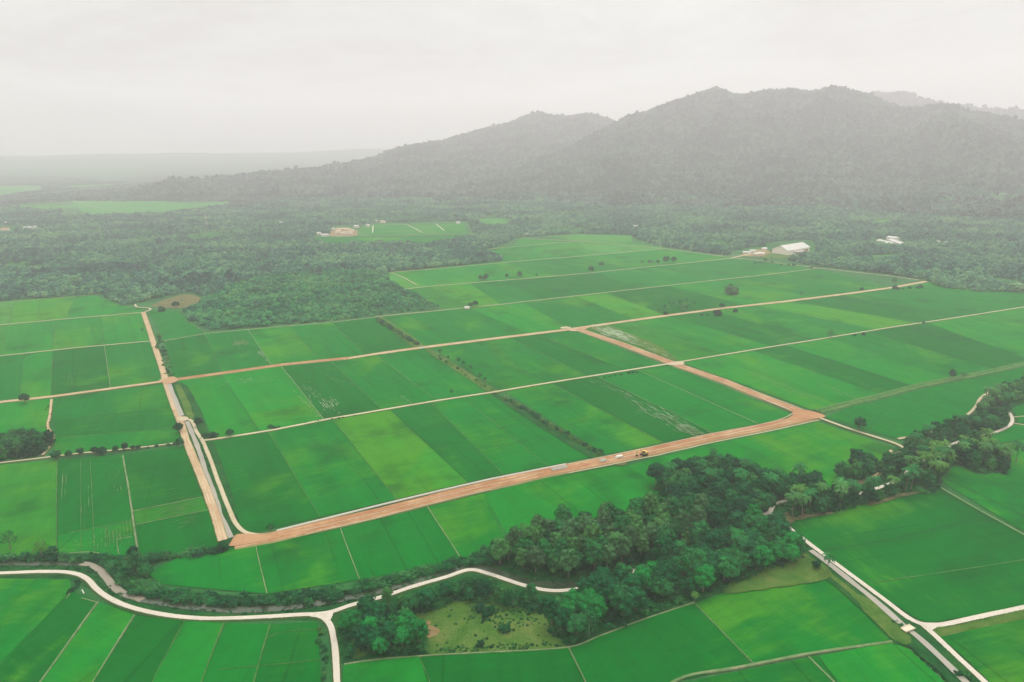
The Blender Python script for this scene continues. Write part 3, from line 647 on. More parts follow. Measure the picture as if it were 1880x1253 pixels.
junction([(1040,606),(1060,603),(1080,603),(1068,609),(1050,610)], DIRT, 1.10)
junction([(1230,668),(1250,666),(1256,671),(1240,673),(1224,672)], PALEDIRT, 1.32)
junction([(292,700),(318,694),(326,702),(305,708)], DIRT, 1.32)
junction([(324,770),(342,768),(346,774),(332,777)], PALEDIRT, 1.40)
junction([(1128,855),(1138,852),(1150,851),(1148,856),(1138,858)], DRY, 1.10)
# mud slivers where the seed failed, lying along the sowing rows
def slivers(center, ax, bx, ang, n, lmin, lmax, w, mat, z, name='mud_patch'):
    n = int(n*.8); w = w*.8
    """center px; ax,bx = half extents in metres along / across; ang = world direction towards a second pixel"""
    c = G(*center); e = G(*ang)-c; e.z = 0; e.normalize(); nn = Vector((-e.y, e.x, 0))
    V = []; Fc = []
    for _ in range(n):
        a = random.gauss(0, .5)*ax; b = round(random.gauss(0, .5)*bx/1.7)*1.7
        l = random.uniform(lmin, lmax); ww = w*random.uniform(.4, 1.2); k = len(V)
        p0 = c+e*(a-l/2)+nn*b; p1 = c+e*(a+l/2)+nn*(b+random.uniform(-.3,.3)); zz = z+0.0015*_
        m1 = p0.lerp(p1, .3); m2 = p0.lerp(p1, .75)
        for q in (p0, m1-nn*ww/2, m2-nn*ww/2*random.uniform(.5,1), p1, m2+nn*ww/2, m1+nn*ww/2*random.uniform(.5,1)): V.append((q.x, q.y, zz))
        Fc.append(tuple(range(k, k+6)))
    o = mesh_obj(name, V, Fc, mat)
    return tag(o, kind='structure')
slivers((1125,612), 26, 12, (1180,635), 110, 6, 22, 2.2, MUD, .95); slivers((1160,628), 50, 9, (1200,645), 70, 5, 16, 1.3, MUD, .96)
slivers((570,720), 30, 7, (590,745), 40, 3, 9, .5, MUD, .95); slivers((605,745), 14, 8, (618,760), 60, 3, 8, .8, MUD, .95); slivers((565,745), 38, 1.6, (585,765), 40, 3, 8, .7, BUNDP, .97)
slivers((620,700), 24, 5, (640,712), 18, 3, 9, .4, MUD, .95)
slivers((1225,770), 45, 9, (1275,795), 110, 3, 12, .8, MUD, .95); slivers((1130,718), 35, 6, (1170,735), 45, 3, 9, .6, MUD, .95); slivers((1265,790), 18, 8, (1290,800), 60, 3, 8, .9, BUNDP, .95)
slivers((440,632), 12, 8, (455,650), 80, 3, 9, .9, BUNDP, .80); slivers((480,652), 16, 1.4, (490,665), 30, 3, 7, 1.0, MUD, .97); slivers((465,700), 25, 6, (540,694), 50, 2, 6, .6, MUD, .95)
slivers((545,655), 14, 8, (560,662), 50, 2, 6, .5, BUND, .8)
slivers((115,890), 30, 1.6, (113,930), 12, 8, 22, .35, BUNDP, .95); slivers((163,920), 40, 2.5, (163,960), 12, 6, 20, .3, BUNDP, .95); slivers((215,890), 22, 3, (219,920), 16, 4, 12, .5, BUND, .95)
slivers((215,985), 10, 8, (216,1000), 90, 3, 8, .5, BUND, .95); slivers((330,940), 10, 22, (345,936), 80, 3, 9, .7, BUND, .95); slivers((180,995), 12, 12, (180,1010), 24, 2, 7, .3, BUNDP, .95)
slivers((130,690), 20, 9, (132,700), 16, 3, 12, .35, BUNDP, .95); slivers((1560,728), 30, 3, (1590,740), 40, 4, 12, .5, BUNDP, .95); slivers((1440,712), 45, 4, (1480,728), 36, 4, 12, .5, BUNDP, .95)
slivers((1170,600), 50, 20, (1230,622), 60, 5, 14, .5, BUNDP, .95)
slivers((880,560), 60, 20, (935,566), 50, 6, 18, .5, BUND, .95)
slivers((745,735), 26, 1.6, (765,750), 30, 2, 6, .7, BUNDP, .97); slivers((620,1138), 8, 3, (560,1140), 5, 2, 3, .5, OLIVE, .9)
# ---------------------------------------------------------------- vegetation meshes
def icosa(sub_=0):
    t = (1+5**0.5)/2
    v = np.array([(-1,t,0),(1,t,0),(-1,-t,0),(1,-t,0),(0,-1,t),(0,1,t),(0,-1,-t),(0,1,-t),(t,0,-1),(t,0,1),(-t,0,-1),(-t,0,1)], float)
    v /= np.linalg.norm(v[0])
    f = np.array([(0,11,5),(0,5,1),(0,1,7),(0,7,10),(0,10,11),(1,5,9),(5,11,4),(11,10,2),(10,7,6),(7,1,8),(3,9,4),(3,4,2),(3,2,6),(3,6,8),(3,8,9),(4,9,5),(2,4,11),(6,2,10),(8,6,7),(9,8,1)])
    return v, f
ICV, ICF = icosa()
def crown_mesh(name, seed, mat, R=4.6, H=7.0, z0=4.0, nb=15, per=95, leaf=0.95, core=0.80, flat=1.0, taper=0.0):
    r = np.random.default_rng(seed)
    B = []
    for k in range(nb):
        u = (k+0.5)/nb; ph = k*2.39996+r.uniform(-.3,.3)
        zz = u; rad = math.sqrt(max(0, 1-(2*zz-1)**2 if zz > .5 else 1-(1.35*(zz-.5))**2))
        rad = rad*(1-taper*zz)
        rr = R*(0.66*rad)*r.uniform(.75, 1.12)
        br = R*r.uniform(.30, .47)*(1-0.25*zz)
        B.append((rr*math.cos(ph), rr*math.sin(ph), z0+br*.6+(H-br*1.3)*zz*flat+r.uniform(-.3,.3), br))
    B.append((0, 0, z0+H*.45, R*.55)); B.append((r.uniform(-.8,.8), r.uniform(-.8,.8), z0+H*.72, R*.42))
    B = np.array(B); Vs = []; Qs = []; nv = 0
    for i, (x, y, z, br) in enumerate(B):
        n = int(per*(br/(R*.4))**2)
        d = r.normal(size=(n, 3)); d[:,2] = np.where(d[:,2] < 0, d[:,2]*0.7, d[:,2]); d /= np.linalg.norm(d, axis=1)[:,None]
        rr = br*r.uniform(.86, 1.12, n)
        p = np.array([x,y,z]) + d*rr[:,None]*np.array([1,1,.85])
        # drop what lies deep in another blob
        keep = np.ones(n, bool)
        for j, (x2, y2, z2, b2) in enumerate(B):
            if j != i: keep &= np.linalg.norm((p-np.array([x2,y2,z2]))/np.array([1,1,.85]), axis=1) > b2*.80
        p, d = p[keep], d[keep]; n = len(p)
        if n == 0: continue
        nn = d + r.normal(scale=.42, size=(n, 3)); nn[:,2] += .25; nn /= np.linalg.norm(nn, axis=1)[:,None]
        a = np.cross(nn, r.normal(size=(n, 3))); a /= np.linalg.norm(a, axis=1)[:,None]; b = np.cross(nn, a)
        s = leaf*r.uniform(.55, 1.2, n)[:,None]*.5; s2 = s*r.uniform(.5, .9, (n,1))
        q = np.stack([p-a*s, p-b*s2-nn*s*.15, p+a*s, p+b*s2-nn*s*.15], 1).reshape(-1, 3)
        Vs.append(q); Qs.append(np.arange(nv, nv+4*n).reshape(-1, 4)); nv += 4*n
    for (x, y, z, br) in B:   # closed heart of each bough so the crown is not see-through
        v = ICV*br*core*np.array([1,1,.85]) + np.array([x,y,z]); v += r.normal(scale=br*.05, size=v.shape)
        Vs.append(v); f = ICF + nv; Qs.append(np.concatenate([f, f[:,2:3]], 1)); nv += 12
    V = np.concatenate(Vs); Q = np.concatenate(Qs)
    me = bpy.data.meshes.new(name); tri = Q[:,2] == Q[:,3]
    Fl = [tuple(q) for q in Q[~tri]] + [tuple(q[:3]) for q in Q[tri]]
    me.from_pydata(V.tolist(), [], Fl); me.materials.append(mat); return me
def tube(V, Fc, p0, p1, r0, r1, n=6):
    d = (p1-p0).normalized(); a = d.orthogonal().normalized(); b = d.cross(a); k = len(V)
    for p, r in ((p0, r0), (p1, r1)):
        for i in range(n):
            t = 2*PI*i/n; V.append(tuple(p+a*(r*math.cos(t))+b*(r*math.sin(t))))
    for i in range(n): Fc.append((k+i, k+(i+1)%n, k+n+(i+1)%n, k+n+i))
def trunk_mesh(name, seed, h=6.5, r=.28, reach=2.4):
    R = random.Random(seed); V = []; Fc = []; p = Vector((0,0,-.2)); rr = r*1.35
    for i in range(4):
        q = Vector((R.uniform(-.2,.2)*i*.4, R.uniform(-.2,.2)*i*.4, h*(i+1)/4)); r2 = r*(1-.16*i)
        tube(V, Fc, p, q, rr, r2, 7); p = q; rr = r2
        if i >= 1:
            for _ in range(2):
                a = R.uniform(0, 2*PI); e = p+Vector((math.cos(a)*reach*R.uniform(.6,1), math.sin(a)*reach*R.uniform(.6,1), R.uniform(1.0,2.4)))
                tube(V, Fc, p, e, rr*.55, rr*.2, 5)
    me = bpy.data.meshes.new(name); me.from_pydata(V, [], Fc); me.materials.append(BARK); return me
def palm_crown(name, seed, mat, z=8.5, n=24, L_=3.6):
    R = random.Random(seed); V = []; Fc = []
    for i in range(n):
        a = i*2.39996+R.uniform(-.2,.2); el = R.uniform(-.45, 1.15) if i % 3 else R.uniform(.5, 1.3); ln = L_*R.uniform(.85, 1.12)
        d = Vector((math.cos(a), math.sin(a), 0)); s = Vector((-math.sin(a), math.cos(a), 0))
        pts = []; p = Vector((0,0,z)); e = el
        for k in range(8):
            pts.append(p.copy()); p = p + (d*math.cos(e)+Vector((0,0,1))*math.sin(e))*(ln/7); e -= .30
        for k in range(7):
            w = .62*math.sin(PI*(k+.8)/8.2)+.06
            for sg in (-1, 1):
                b = len(V); q0, q1 = pts[k], pts[k+1]
                dr = Vector((0,0,-.45*w))
                V += [tuple(q0), tuple(q1), tuple(q0.lerp(q1,1.25)+s*sg*w+dr), tuple(q0.lerp(q1,.55)+s*sg*w*.9+dr)]
                Fc.append((b, b+1, b+2, b+3))
    me = bpy.data.meshes.new(name); me.from_pydata(V, [], Fc); me.materials.append(mat); return me
def palm_trunk(name, seed, h=8.6):
    R = random.Random(seed); V = []; Fc = []; bx, by = R.uniform(-.7,.7), R.uniform(-.7,.7); p = Vector((bx,by,-.2)); rr = .24
    for i in range(5):
        t = (i+1)/5; q = Vector((bx*(1-t)**1.6, by*(1-t)**1.6, h*t)); tube(V, Fc, p, q, rr, .17-.01*i, 7); p = q; rr = .17-.01*i
    me = bpy.data.meshes.new(name); me.from_pydata(V, [], Fc); me.materials.append(BARK); return me
def tuft_mesh(name, seed, mat, n=26, L_=2.6, w=.42):
    R = random.Random(seed); V = []; Fc = []
    for i in range(n):
        a = R.uniform(0, 2*PI); d = Vector((math.cos(a), math.sin(a), 0)); s = Vector((-math.sin(a), math.cos(a), 0))
        p = Vector((R.uniform(-.5,.5), R.uniform(-.5,.5), 0)); e = R.uniform(.7, 1.45); ln = L_*R.uniform(.7, 1.15); k0 = len(V)
        for k in range(5):
            ww = w*math.sin(PI*(k+.6)/5.2); V += [tuple(p-s*ww), tuple(p+s*ww)]
            p = p+(d*math.cos(e)+Vector((0,0,1))*math.sin(e))*(ln/4); e -= .42
        for k in range(4): b = k0+2*k; Fc.append((b, b+1, b+3, b+2))
    me = bpy.data.meshes.new(name); me.from_pydata(V, [], Fc); me.materials.append(mat); return me

CR = [crown_mesh('crown', 10+k, LEAF, R=4.6+.3*(k%3), H=6.4+.5*(k%4), z0=3.6, nb=13+k%5) for k in range(8)]
CRT = [crown_mesh('crown', 40+k, LEAF, R=4.1, H=8.6, z0=4.4, nb=18, leaf=.8, taper=.05) for k in range(4)]
SP = [crown_mesh('crown', 60+k, LEAF, R=4.2, H=6.5, z0=3.6, nb=9, per=34, core=.25, leaf=.8) for k in range(2)]
BU = [crown_mesh('foliage', 80+k, LEAF, R=2.2, H=3.0, z0=-.3, nb=8, per=42, leaf=.62) for k in range(4)]
TR = [trunk_mesh('trunk', k) for k in range(4)]
PC = [palm_crown('crown', k, LEAF) for k in range(4)]; PT = [palm_trunk('trunk', k) for k in range(4)]
def part(name, me, root, color=None):
    o = bpy.data.objects.new(name, me); COL.objects.link(o); o.parent = root
    if color: o.color = (*color, 1)
    return o
TINT = dict(dark=(.003,.062,.022), deep=(.006,.095,.028), mid=(.018,.145,.036), pale=(.055,.180,.044), grey=(.048,.140,.048), bright=(.008,.190,.034), olive=(.070,.195,.034))
def jit(c, a=.15): 
    k = 1+random.uniform(-a, a); return tuple(x*k*(1+random.uniform(-.06,.06)) for x in c)
def tree(W, kind, s, tint, label, group=None, sz=1.0):
    names = {'b':'broadleaf_tree','t':'tall_tree','s':'sparse_tree','p':'coconut_palm','u':'shrub','d':'broadleaf_tree'}
    cats = {'b':'tree','t':'tree','s':'tree','p':'palm tree','u':'shrub','d':'tree'}
    r = bpy.data.objects.new(names[kind], None); COL.objects.link(r); r.empty_display_size = 1
    r.location = (W.x, W.y, ground_h(W.x, W.y)+.2); r.rotation_euler = (0, 0, random.uniform(0, 2*PI)); r.scale = (s, s, s*sz)
    tag(r, label, cats[kind], group); c = jit(TINT[tint])
    if kind in 'ud': part('foliage', random.choice(BU), r, c); part('stem', STEM, r)
    elif kind == 'p': k = random.randrange(4); part('trunk', PT[k], r); part('crown', PC[k], r, c)
    else:
        part('trunk', random.choice(TR), r); part('crown', random.choice({'b':CR,'t':CRT,'s':SP}[kind]), r, c)
    return r
STEM = trunk_mesh('stem', 99, 1.4, .10, .8)
def pxm(x, y): 
    p = G(x, y); return F/proj(p)[2]
RAD = {'b':4.9,'t':4.0,'s':4.4,'p':3.4,'u':2.3,'d':2.5}
def at(x, y, rpx, kind, tint, label, group=None, sz=1.0):
    return tree(G(x, y), kind, rpx/pxm(x, y)/RAD[kind], tint, label, group, sz)

# single trees surveyed one by one
LONE = [
 (46,742,10,'b','deep','bushy dark tree on the road shoulder at the far left, nearest the left edge'),
 (103,846,9,'b','deep','dark spreading tree at the fork of the pale track beside the left pond grove'),
 (329,795,9,'b','dark','dark tree hugging the left bank of the muddy canal just below its earth bridge'),
 (331,822,9,'b','deep','lower of two dark trees between the canal road and the end of the pale track',None),
 (366,786,9,'b','dark','dark round tree on the field corner right beside the earth bridge over the canal'),
 (377,803,9,'d','deep','middle tree of the three where the narrow track turns away from the canal'),
 (391,804,12,'d','dark','widest of the three dark trees where the narrow track turns away from the canal'),
 (423,803,8,'b','deep','dark tree alone on the upper edge of the narrow track right of the canal corner'),
 (498,980,10,'s','deep','thin dark tree at the lower corner of the large paddy where the white channel begins'),
 (1343,541,17,'d','grey','big dome-shaped grey green tree alone in the middle of a far paddy'),
 (1222,579,6,'d','dark','small round tree on the near side of the sparse palm row beyond the dirt road'),
 (1317,580,11,'d','dark','wide dark tree growing over the pale dirt road between the far paddies'),
 (1325,567,5,'b','deep','small tree behind the wide dark tree on the far dirt road'),
 (1350,574,6,'d','dark','small round tree on the far dirt road right of the wide dark tree'),
 (1582,533,5,'d','deep','small round tree alone in the paddy near the right end of the long dirt road'),
 (1641,521,5,'b','mid','taller of the two trees stacked at the right end of the long dirt road'),
 (1642,535,5,'b','dark','low round tree below the dirt road at its right end'),
 (1470,546,5,'s','mid','thin see-through tree in the far paddy left of the small round tree'),
 (1524,623,8,'s','mid','thin spreading tree beside the middle pale track on the right'),
 (1569,618,4,'d','dark','left one of the two small round trees above the middle pale track on the right'),
 (1585,616,5,'d','dark','right one of the two small round trees above the middle pale track on the right'),
 (1747,699,7,'t','deep','slender dark tree on the grassy canal bank at the right edge of the paddies'),
 (1768,697,6,'s','mid','low airy tree next to the slender dark tree on the grassy canal bank'),
 (1577,792,12,'b','deep','dark tree beside the narrow road between two paddies right of the red junction'),
 (1497,888,12,'b','deep','round-topped tree standing clear of the grove at its right end'),
 (566,1110,14,'d','mid','rounded light green tree on the river bank left of the road fork'),
 (613,1104,14,'d','deep','rounded dark green tree on the river bank above the road fork'),
 (306,1028,9,'s','mid','airy pale tree rising from the hedge below the lower left paddies'),
 (246,1024,10,'b','dark','very dark pointed tree at the foot of the pale bund in the lower left paddies'),
 (280,1036,9,'b','deep','bush-like tree in the hedge between river bank and lower left paddies'),
 (409,1012,9,'b','deep','bushy tree at the tip where canal and red road end'),
 (864,566,5,'b','dark','left tree of the small dark clump on the far pale track'),
 (873,564,6,'b','dark','right tree of the small dark clump on the far pale track'),
 (954,511,6,'b','mid','rounded tree on the second far track, largest in its row'),
 (1085,502,6,'b','deep','tallest tree standing on the second far track right of centre'),
 (1104,491,5,'b','dark','small cone-like tree alone in the far narrow paddy'),
 (1223,485,7,'b','deep','larger of two trees on the far track near the warehouse'),
 (1237,484,6,'b','deep','smaller of two trees on the far track near the warehouse'),
 (323,567,7,'b','dark','dark round tree on the bare clearing at the forest edge'),
 (298,572,9,'d','dark','low dark tree below the bare clearing at the forest edge'),
 (20,1010,17,'s','mid','airy tree on the left edge above the curving concrete road'),
 (78,1026,16,'s','olive','tall airy tree with pale twigs at the lower corner of the yellowish paddy'),
 (98,1022,10,'b','deep','dark tree touching the pale twiggy tree at the yellowish paddy'),
 (252,1056,15,'t','mid','leafy light green tree over the bend of the silty stream'),
 (270,1060,14,'b','mid','broad light green tree right of the stream bend'),
 (1275,1112,9,'p','olive','pale palm at the tip of the thin bund below the big grove'),
 (1518,1052,13,'p','mid','coconut palm leaning over the canal beside the straight concrete road'),
 (1498,1046,8,'b','dark','dark low tree between grove and canal palm'),
 (1452,952,17,'p','pale','left one of the two tall coconut palms at the concrete road bend'),
 (1470,953,17,'p','pale','right one of the two tall coconut palms at the concrete road bend'),
 (1308,852,10,'p','mid','coconut palm sticking out above the top edge of the big grove'),
 (1586,793,7,'p','mid','small palm beside the dark tree on the narrow road'),
 (829,730,5,'p','mid','single small palm on the middle narrow track'),
 (262,616,5,'p','mid','small palm at the end of the track near the left dirt road'),
 (1865,850,14,'p','mid','coconut palm at the right edge above the right hand paddies'),
 (712,1112,11,'t','pale','tall pale tree where the curving road goes behind the bank'),
 (735,995,5,'b','mid','x'),
 (1021,1150,15,'s','grey','greyish tree with bare twigs at the left tip of the big grove'),
]
LONE = [l for l in LONE if l[5] != 'x']
n_tree = 0
for l in LONE:
    at(*l[:6], sz=random.uniform(.9, 1.05)); n_tree += l[3] in 'btsd'
# small rows
def row(pts, n, rp, kind, tints, label, group, spread=2.0):
    W = [G(*p) for p in pts]; L_ = [0]
    for a, b in zip(W, W[1:]): L_.append(L_[-1]+(b-a).length)
    for i in range(n):
        s = (i+random.uniform(.1,.9))/n*L_[-1]; k = max(j for j in range(len(L_)) if L_[j] <= s); k = min(k, len(W)-2)
        p = W[k].lerp(W[k+1], (s-L_[k])/max(1e-6, L_[k+1]-L_[k])) + Vector((random.gauss(0,spread/2), random.gauss(0,spread/2), 0))
        tree(p, kind, random.uniform(*rp)/RAD[kind], random.choice(tints), label, group)
row([(925,735),(960,752),(1010,783),(1060,812),(1104,838)], 46, (1.6,3.4), 'u', ['deep','mid','dark','olive'], 'small shrub on the overgrown bund running up from the red road', 'shrubs on the overgrown bund')
row([(690,588),(718,604),(745,622),(770,636)], 26, (2.0,4.2), 'u', ['deep','mid','olive'], 'shrub crowding the double bund between the forest and the long dirt road', 'shrubs on the double bund')
row([(792,648),(840,680),(880,705),(903,719)], 20, (1.0,2.4), 'u', ['deep','mid','olive'], 'low shrub beside the twin tracks between two road crossings', 'shrubs between the twin tracks')
row([(803,652),(848,676),(895,712)], 7, (2.2,3.0), 'p', ['mid','deep'], 'small palm beside the twin tracks between two road crossings', 'palms beside the twin tracks', 3)
row([(290,618),(300,650),(310,692)], 26, (1.4,2.8), 'u', ['olive','mid','deep'], 'thin shrub on the strip right of the left dirt road', 'shrubs right of the left dirt road', 4)
row([(1226,577),(1245,574),(1262,570)], 9, (2.6,3.4), 'p', ['mid','olive','deep'], 'slim palm in the loose stand beyond the far dirt road', 'palms beyond the far dirt road', 14)
row([(1245,562),(1276,560)], 5, (2.4,3.2), 'p', ['mid','deep'], 'slim palm standing inside the paddy behind the loose palm stand', 'palms inside the far paddy', 16)
row([(110,843),(150,838),(215,832),(260,826)], 12, (1.6,3.0), 'b', ['deep','mid','dark'], 'small tree overhanging the pale track on the left', 'small trees along the left pale track', 3)
row([(270,824),(330,816)], 5, (1.0,1.8), 'u', ['deep','mid'], 'low bush on the pale track close to the canal', 'bushes on the pale track near the canal', 2)
row([(90,740),(88,790)], 5, (.8,1.6), 'u', ['deep','mid'], 'little bush beside the short dirt spur', 'bushes beside the short dirt spur', 3)
row([(358,786),(366,800),(386,868)], 7, (.9,1.6), 'u', ['deep','mid','dark'], 'bush on the slope between muddy canal and its right track', 'bushes on the canal slope', .8)
row([(392,880),(414,945),(424,965)], 6, (.6,1.0), 'u', ['mid','olive'], 'low bush on the lower canal slope', 'bushes on the lower canal slope', .8)
row([(880,516),(900,514)], 4, (3,5), 'b', ['deep','dark'], 'tree in the dark row on the second far track', 'dark row on the second far track', 3)
row([(925,511),(1000,507)], 3, (2,3), 'b', ['deep','dark'], 'tiny tree on the second far track', 'tiny trees on the second far track', 4)
row([(1180,486),(1215,484)], 5, (2,3.4), 'b', ['deep','mid'], 'small tree on the far track left of the warehouse', 'small trees left of the warehouse', 6)
row([(1108,694),(1170,685)], 7, (1.2,2.0), 'u', ['deep','mid'], 'low bush on the upper side of the middle track', 'bushes on the middle track', 2)
row([(492,788),(512,786)], 4, (1.4,2.4), 'u', ['mid','deep'], 'low thin bush above the narrow track right of the canal', 'bushes above the narrow track', 2)
row([(560,778),(660,764)], 6, (.8,1.4), 'u', ['deep'], 'tiny bush on the edge of the narrow middle track', 'tiny bushes on the narrow middle track', 1)
row([(1690,594),(1696,594)], 2, (1.6,2.2), 'u', ['deep'], 'small bush on the right half of the middle pale track', 'bushes on the right middle track', 2)
row([(1300,579),(1285,580)], 3, (1.6,2.6), 'u', ['deep','mid'], 'bush on the near shoulder of the far dirt road', 'bushes on the far dirt road', 2)
row([(1378,488),(1412,482),(1450,492),(1490,495)], 9, (2,3.6), 'b', ['deep','mid'], 'small tree along the village road below the warehouse', 'small trees below the warehouse', 8)
row([(1640,532),(1700,530)], 7, (2,4), 'u', ['mid','deep'], 'bush at the right end of the long dirt road', 'bushes at the right end of the long dirt road', 8)
row([(632,1150),(640,1190),(634,1205)], 7, (1.6,3.0), 'u', ['deep','mid'], 'bush right of the concrete road leaving the lower edge', 'bushes right of the lower concrete road', 2)
row([(584,1150),(594,1200),(600,1250)], 14, (.8,1.8), 'u', ['deep','mid','olive'], 'low bush on the ditch left of the lower concrete road', 'bushes left of the lower concrete road', 1.5)
row([(120,1095),(150,1070)], 5, (1.0,1.8), 'u', ['deep','dark'], 'dark bush in the corner below the curving concrete road', 'dark bushes below the curving road', 1.5)
row([(1760,1240),(1830,1300)], 6, (1.4,2.6), 'u', ['deep','mid'], 'bush crowding the canal at the lower right', 'bushes on the lower right canal', 3)
row([(1640,1142),(1655,1152)], 3, (1.0,1.6), 'u', ['deep','mid'], 'bush next to the small concrete bridge', 'bushes at the small bridge', 2)
row([(850,1110),(885,1140),(870,1165),(868,1190),(920,1150)], 6, (2.0,3.2), 'u', ['deep','dark'], 'round bush standing in the dry grass clearing', 'bushes in the dry clearing', 8)

# groves: polygons of the ground they stand on
def inpoly(P, x, y):
    P = np.asarray(P); inside = np.zeros(np.shape(x), bool); j = len(P)-1
    for i in range(len(P)):
        xi, yi = P[i]; xj, yj = P[j]
        c = ((yi > y) != (yj > y)) & (x < (xj-xi)*(y-yi)/((yj-yi) if yj != yi else 1e-9)+xi)
        inside ^= c; j = i
    return inside
def wpoly(pts): return [(G(*p).x, G(*p).y) for p in pts]
def sample(pts, sp, world=False, jt=.42):
    P = np.array(pts if world else wpoly(pts)); x0, y0 = P.min(0); x1, y1 = P.max(0)
    gx, gy = np.meshgrid(np.arange(x0, x1, sp), np.arange(y0, y1, sp*.87))
    gx = gx + (np.arange(gx.shape[0]) % 2)[:,None]*sp*.5
    gx = (gx+rng.uniform(-jt, jt, gx.shape)*sp).ravel(); gy = (gy+rng.uniform(-jt, jt, gy.shape)*sp).ravel()
    k = inpoly(P, gx, gy); return np.stack([gx[k], gy[k]], 1)
G1 = [(905,1022),(1000,992),(1120,966),(1235,935),(1300,965),(1270,1010),(1190,1030),(1120,1055),(1040,1062),(960,1052),(905,1040)]
G2 = [(1196,893),(1270,862),(1330,860),(1400,890),(1470,895),(1530,912),(1545,925),(1440,928),(1400,944),(1380,965),(1300,965),(1235,930),(1205,905)]
G3 = [(1478,1028),(1462,1000),(1395,965),(1300,968),(1270,1012),(1190,1050),(1110,1092),(1060,1100),(1012,1130),(1008,1160),(1040,1182),(1100,1164),(1275,1098),(1350,1074),(1420,1045)]
G4 = [(640,1140),(690,1126),(740,1142),(776,1175),(786,1200),(700,1206),(655,1190)]
G5 = [(716,1118),(790,1098),(850,1082),(900,1080),(960,1098),(1010,1110),(1005,1128),(950,1118),(900,1108),(840,1102),(790,1122),(740,1128)]
G6 = [(1425,950),(1480,925),(1540,925),(1600,915),(1660,892),(1680,900),(1590,928),(1480,950)]
G7 = [(1538,880),(1560,862),(1600,856),(1618,866),(1590,880),(1550,888)]
G8 = [(1660,815),(1700,800),(1760,785),(1800,760),(1815,735),(1830,728),(1850,765),(1838,790),(1790,803),(1740,818),(1700,840),(1650,870),(1630,880),(1612,862),(1640,838),(1690,835)]
G9 = [(1672,884),(1660,870),(1740,828),(1800,812),(1850,850),(1845,872),(1790,868),(1745,848),(1715,905),(1690,910)]
G10 = [(-60,846),(0,845),(60,840),(84,830),(95,815),(70,812),(0,812),(-60,812)]
G11 = [(1828,728),(1880,705),(1960,695),(1960,728),(1880,735),(1845,738)]
groves = [
 (G1, 6.6, 't', (1.0,1.35), ['grey','pale','grey','mid'], 'rubber grove left of the big wood', .55),
 (G2, 7.4, 'b', (.85,1.25), ['deep','dark','deep','mid'], 'upper half of the big wood', .5),
 (G3, 7.6, 'b', (.9,1.35), ['deep','mid','deep','mid','bright'], 'lower half of the big wood', .5),
 (G4, 6.0, 'b', (.7,1.05), ['bright','deep','dark'], 'round grove beside the dry clearing', .4),
 (G5, 6.0, 'b', (.55,.95), ['deep','mid','dark'], 'tree belt below the curving concrete road', .5),
 (G6, 7.0, 'b', (.6,.95), ['mid','deep','olive'], 'belt along the shaded concrete road', .5),
 (G7, 7.5, 'b', (.9,1.25), ['dark','dark'], 'separate dark clump left of the bare earth', .4),
 (G8, 7.5, 'b', (.6,1.0), ['deep','mid','dark'], 'belt below the sandy track', .5),
 (G9, 7.2, 'b', (.65,1.1), ['deep','dark','mid'], 'copse around the hidden road', .5),
 (G10, 6.5, 'b', (.7,1.05), ['dark','deep'], 'dark pond grove on the left edge', .4),
 (G11, 8.0, 'b', (.8,1.1), ['deep','dark'], 'copse at the right edge above the road bend', .4)]
cand = []
HUTS = [G(1246,1012), G(1310,993)]
ROADW = [G(*p) for p in [(1795,805),(1755,816),(1725,832),(1690,850),(1668,866),(1660,878),(1640,889),(1600,903),(1570,911),(1530,914)]]
ROAD2 = [G(*p) for p in [(760,1079),(820,1062),(862,1049),(900,1057),(960,1077),(1010,1087),(1050,1085)]]
def dline(p, Lw):
    m = 1e9
    for a, b in zip(Lw, Lw[1:]):
        ab = b-a; t = max(0, min(1, (p-a).dot(ab)/ab.length_squared)); m = min(m, (p-a-ab*t).length)
    return m
for (P, sp, k, sr, tn, place, jt) in groves:
    for (x, y) in sample(P, sp, jt=jt*.8):
        p = Vector((x, y, 0))
        if any((p-q).length < 4.5 or (p-q*.985).length < 5.5 for q in HUTS): continue
        if dline(p, ROADW) < 4.5 or dline(p, ROAD2) < 2.3: continue
        s = random.uniform(*sr); cand.append((s*RAD[k]/proj((x,y,0))[2], p, k if random.random() > .12 else random.choice('bts'), s, random.choice(tn), place))
cand.sort(key=lambda c: -c[0])
LIM = 296-n_tree-12-4-3-5-9
names_t = dict(dark='dark green', deep='deep green', mid='mid green', pale='pale green', grey='grey green', bright='bright fresh green', olive='olive green')
form = {'b':'spreading', 't':'upright', 's':'thin airy'}
rest = []
for i, (sz_, p, k, s, tn, place) in enumerate(cand):
    if i < LIM:
        tree(p, k, s, tn, f'{form[k]} {names_t[tn]} tree in the {place}', f'{form[k]} {names_t[tn]} trees in the {place}', random.uniform(.85, 1.15))
    else: rest.append((p, s))
print('grove trees', len(cand), 'individual', min(LIM, len(cand)), 'rest', len(rest))
# palms among the belts
for place, P, n, tn in (('belt along the shaded concrete road', G6, 12, ['pale','mid','olive']), ('copse around the hidden road', G9, 16, ['pale','olive','mid']), ('belt below the sandy track', G8, 14, ['pale','mid']), ('big wood', G2, 6, ['mid']), ('belt right of the hidden road', [(1700,870),(1730,850),(1745,862),(1715,900)], 6, ['pale','olive'])):
    S = sample(P, 3.0); S = S[rng.permutation(len(S))[:n]]
    for (x, y) in S: tree(Vector((x, y, 0)), 'p', random.uniform(1.2, 1.6), random.choice(tn), f'coconut palm rising among the trees of the {place}', f'palms in the {place}')
row([(1760,822),(1800,828),(1840,838),(1866,846)], 10, (3.0,3.9), 'p', ['pale','mid','olive'], 'tall coconut palm in the open row on the right above the paddies', 'open palm row on the right', 5)

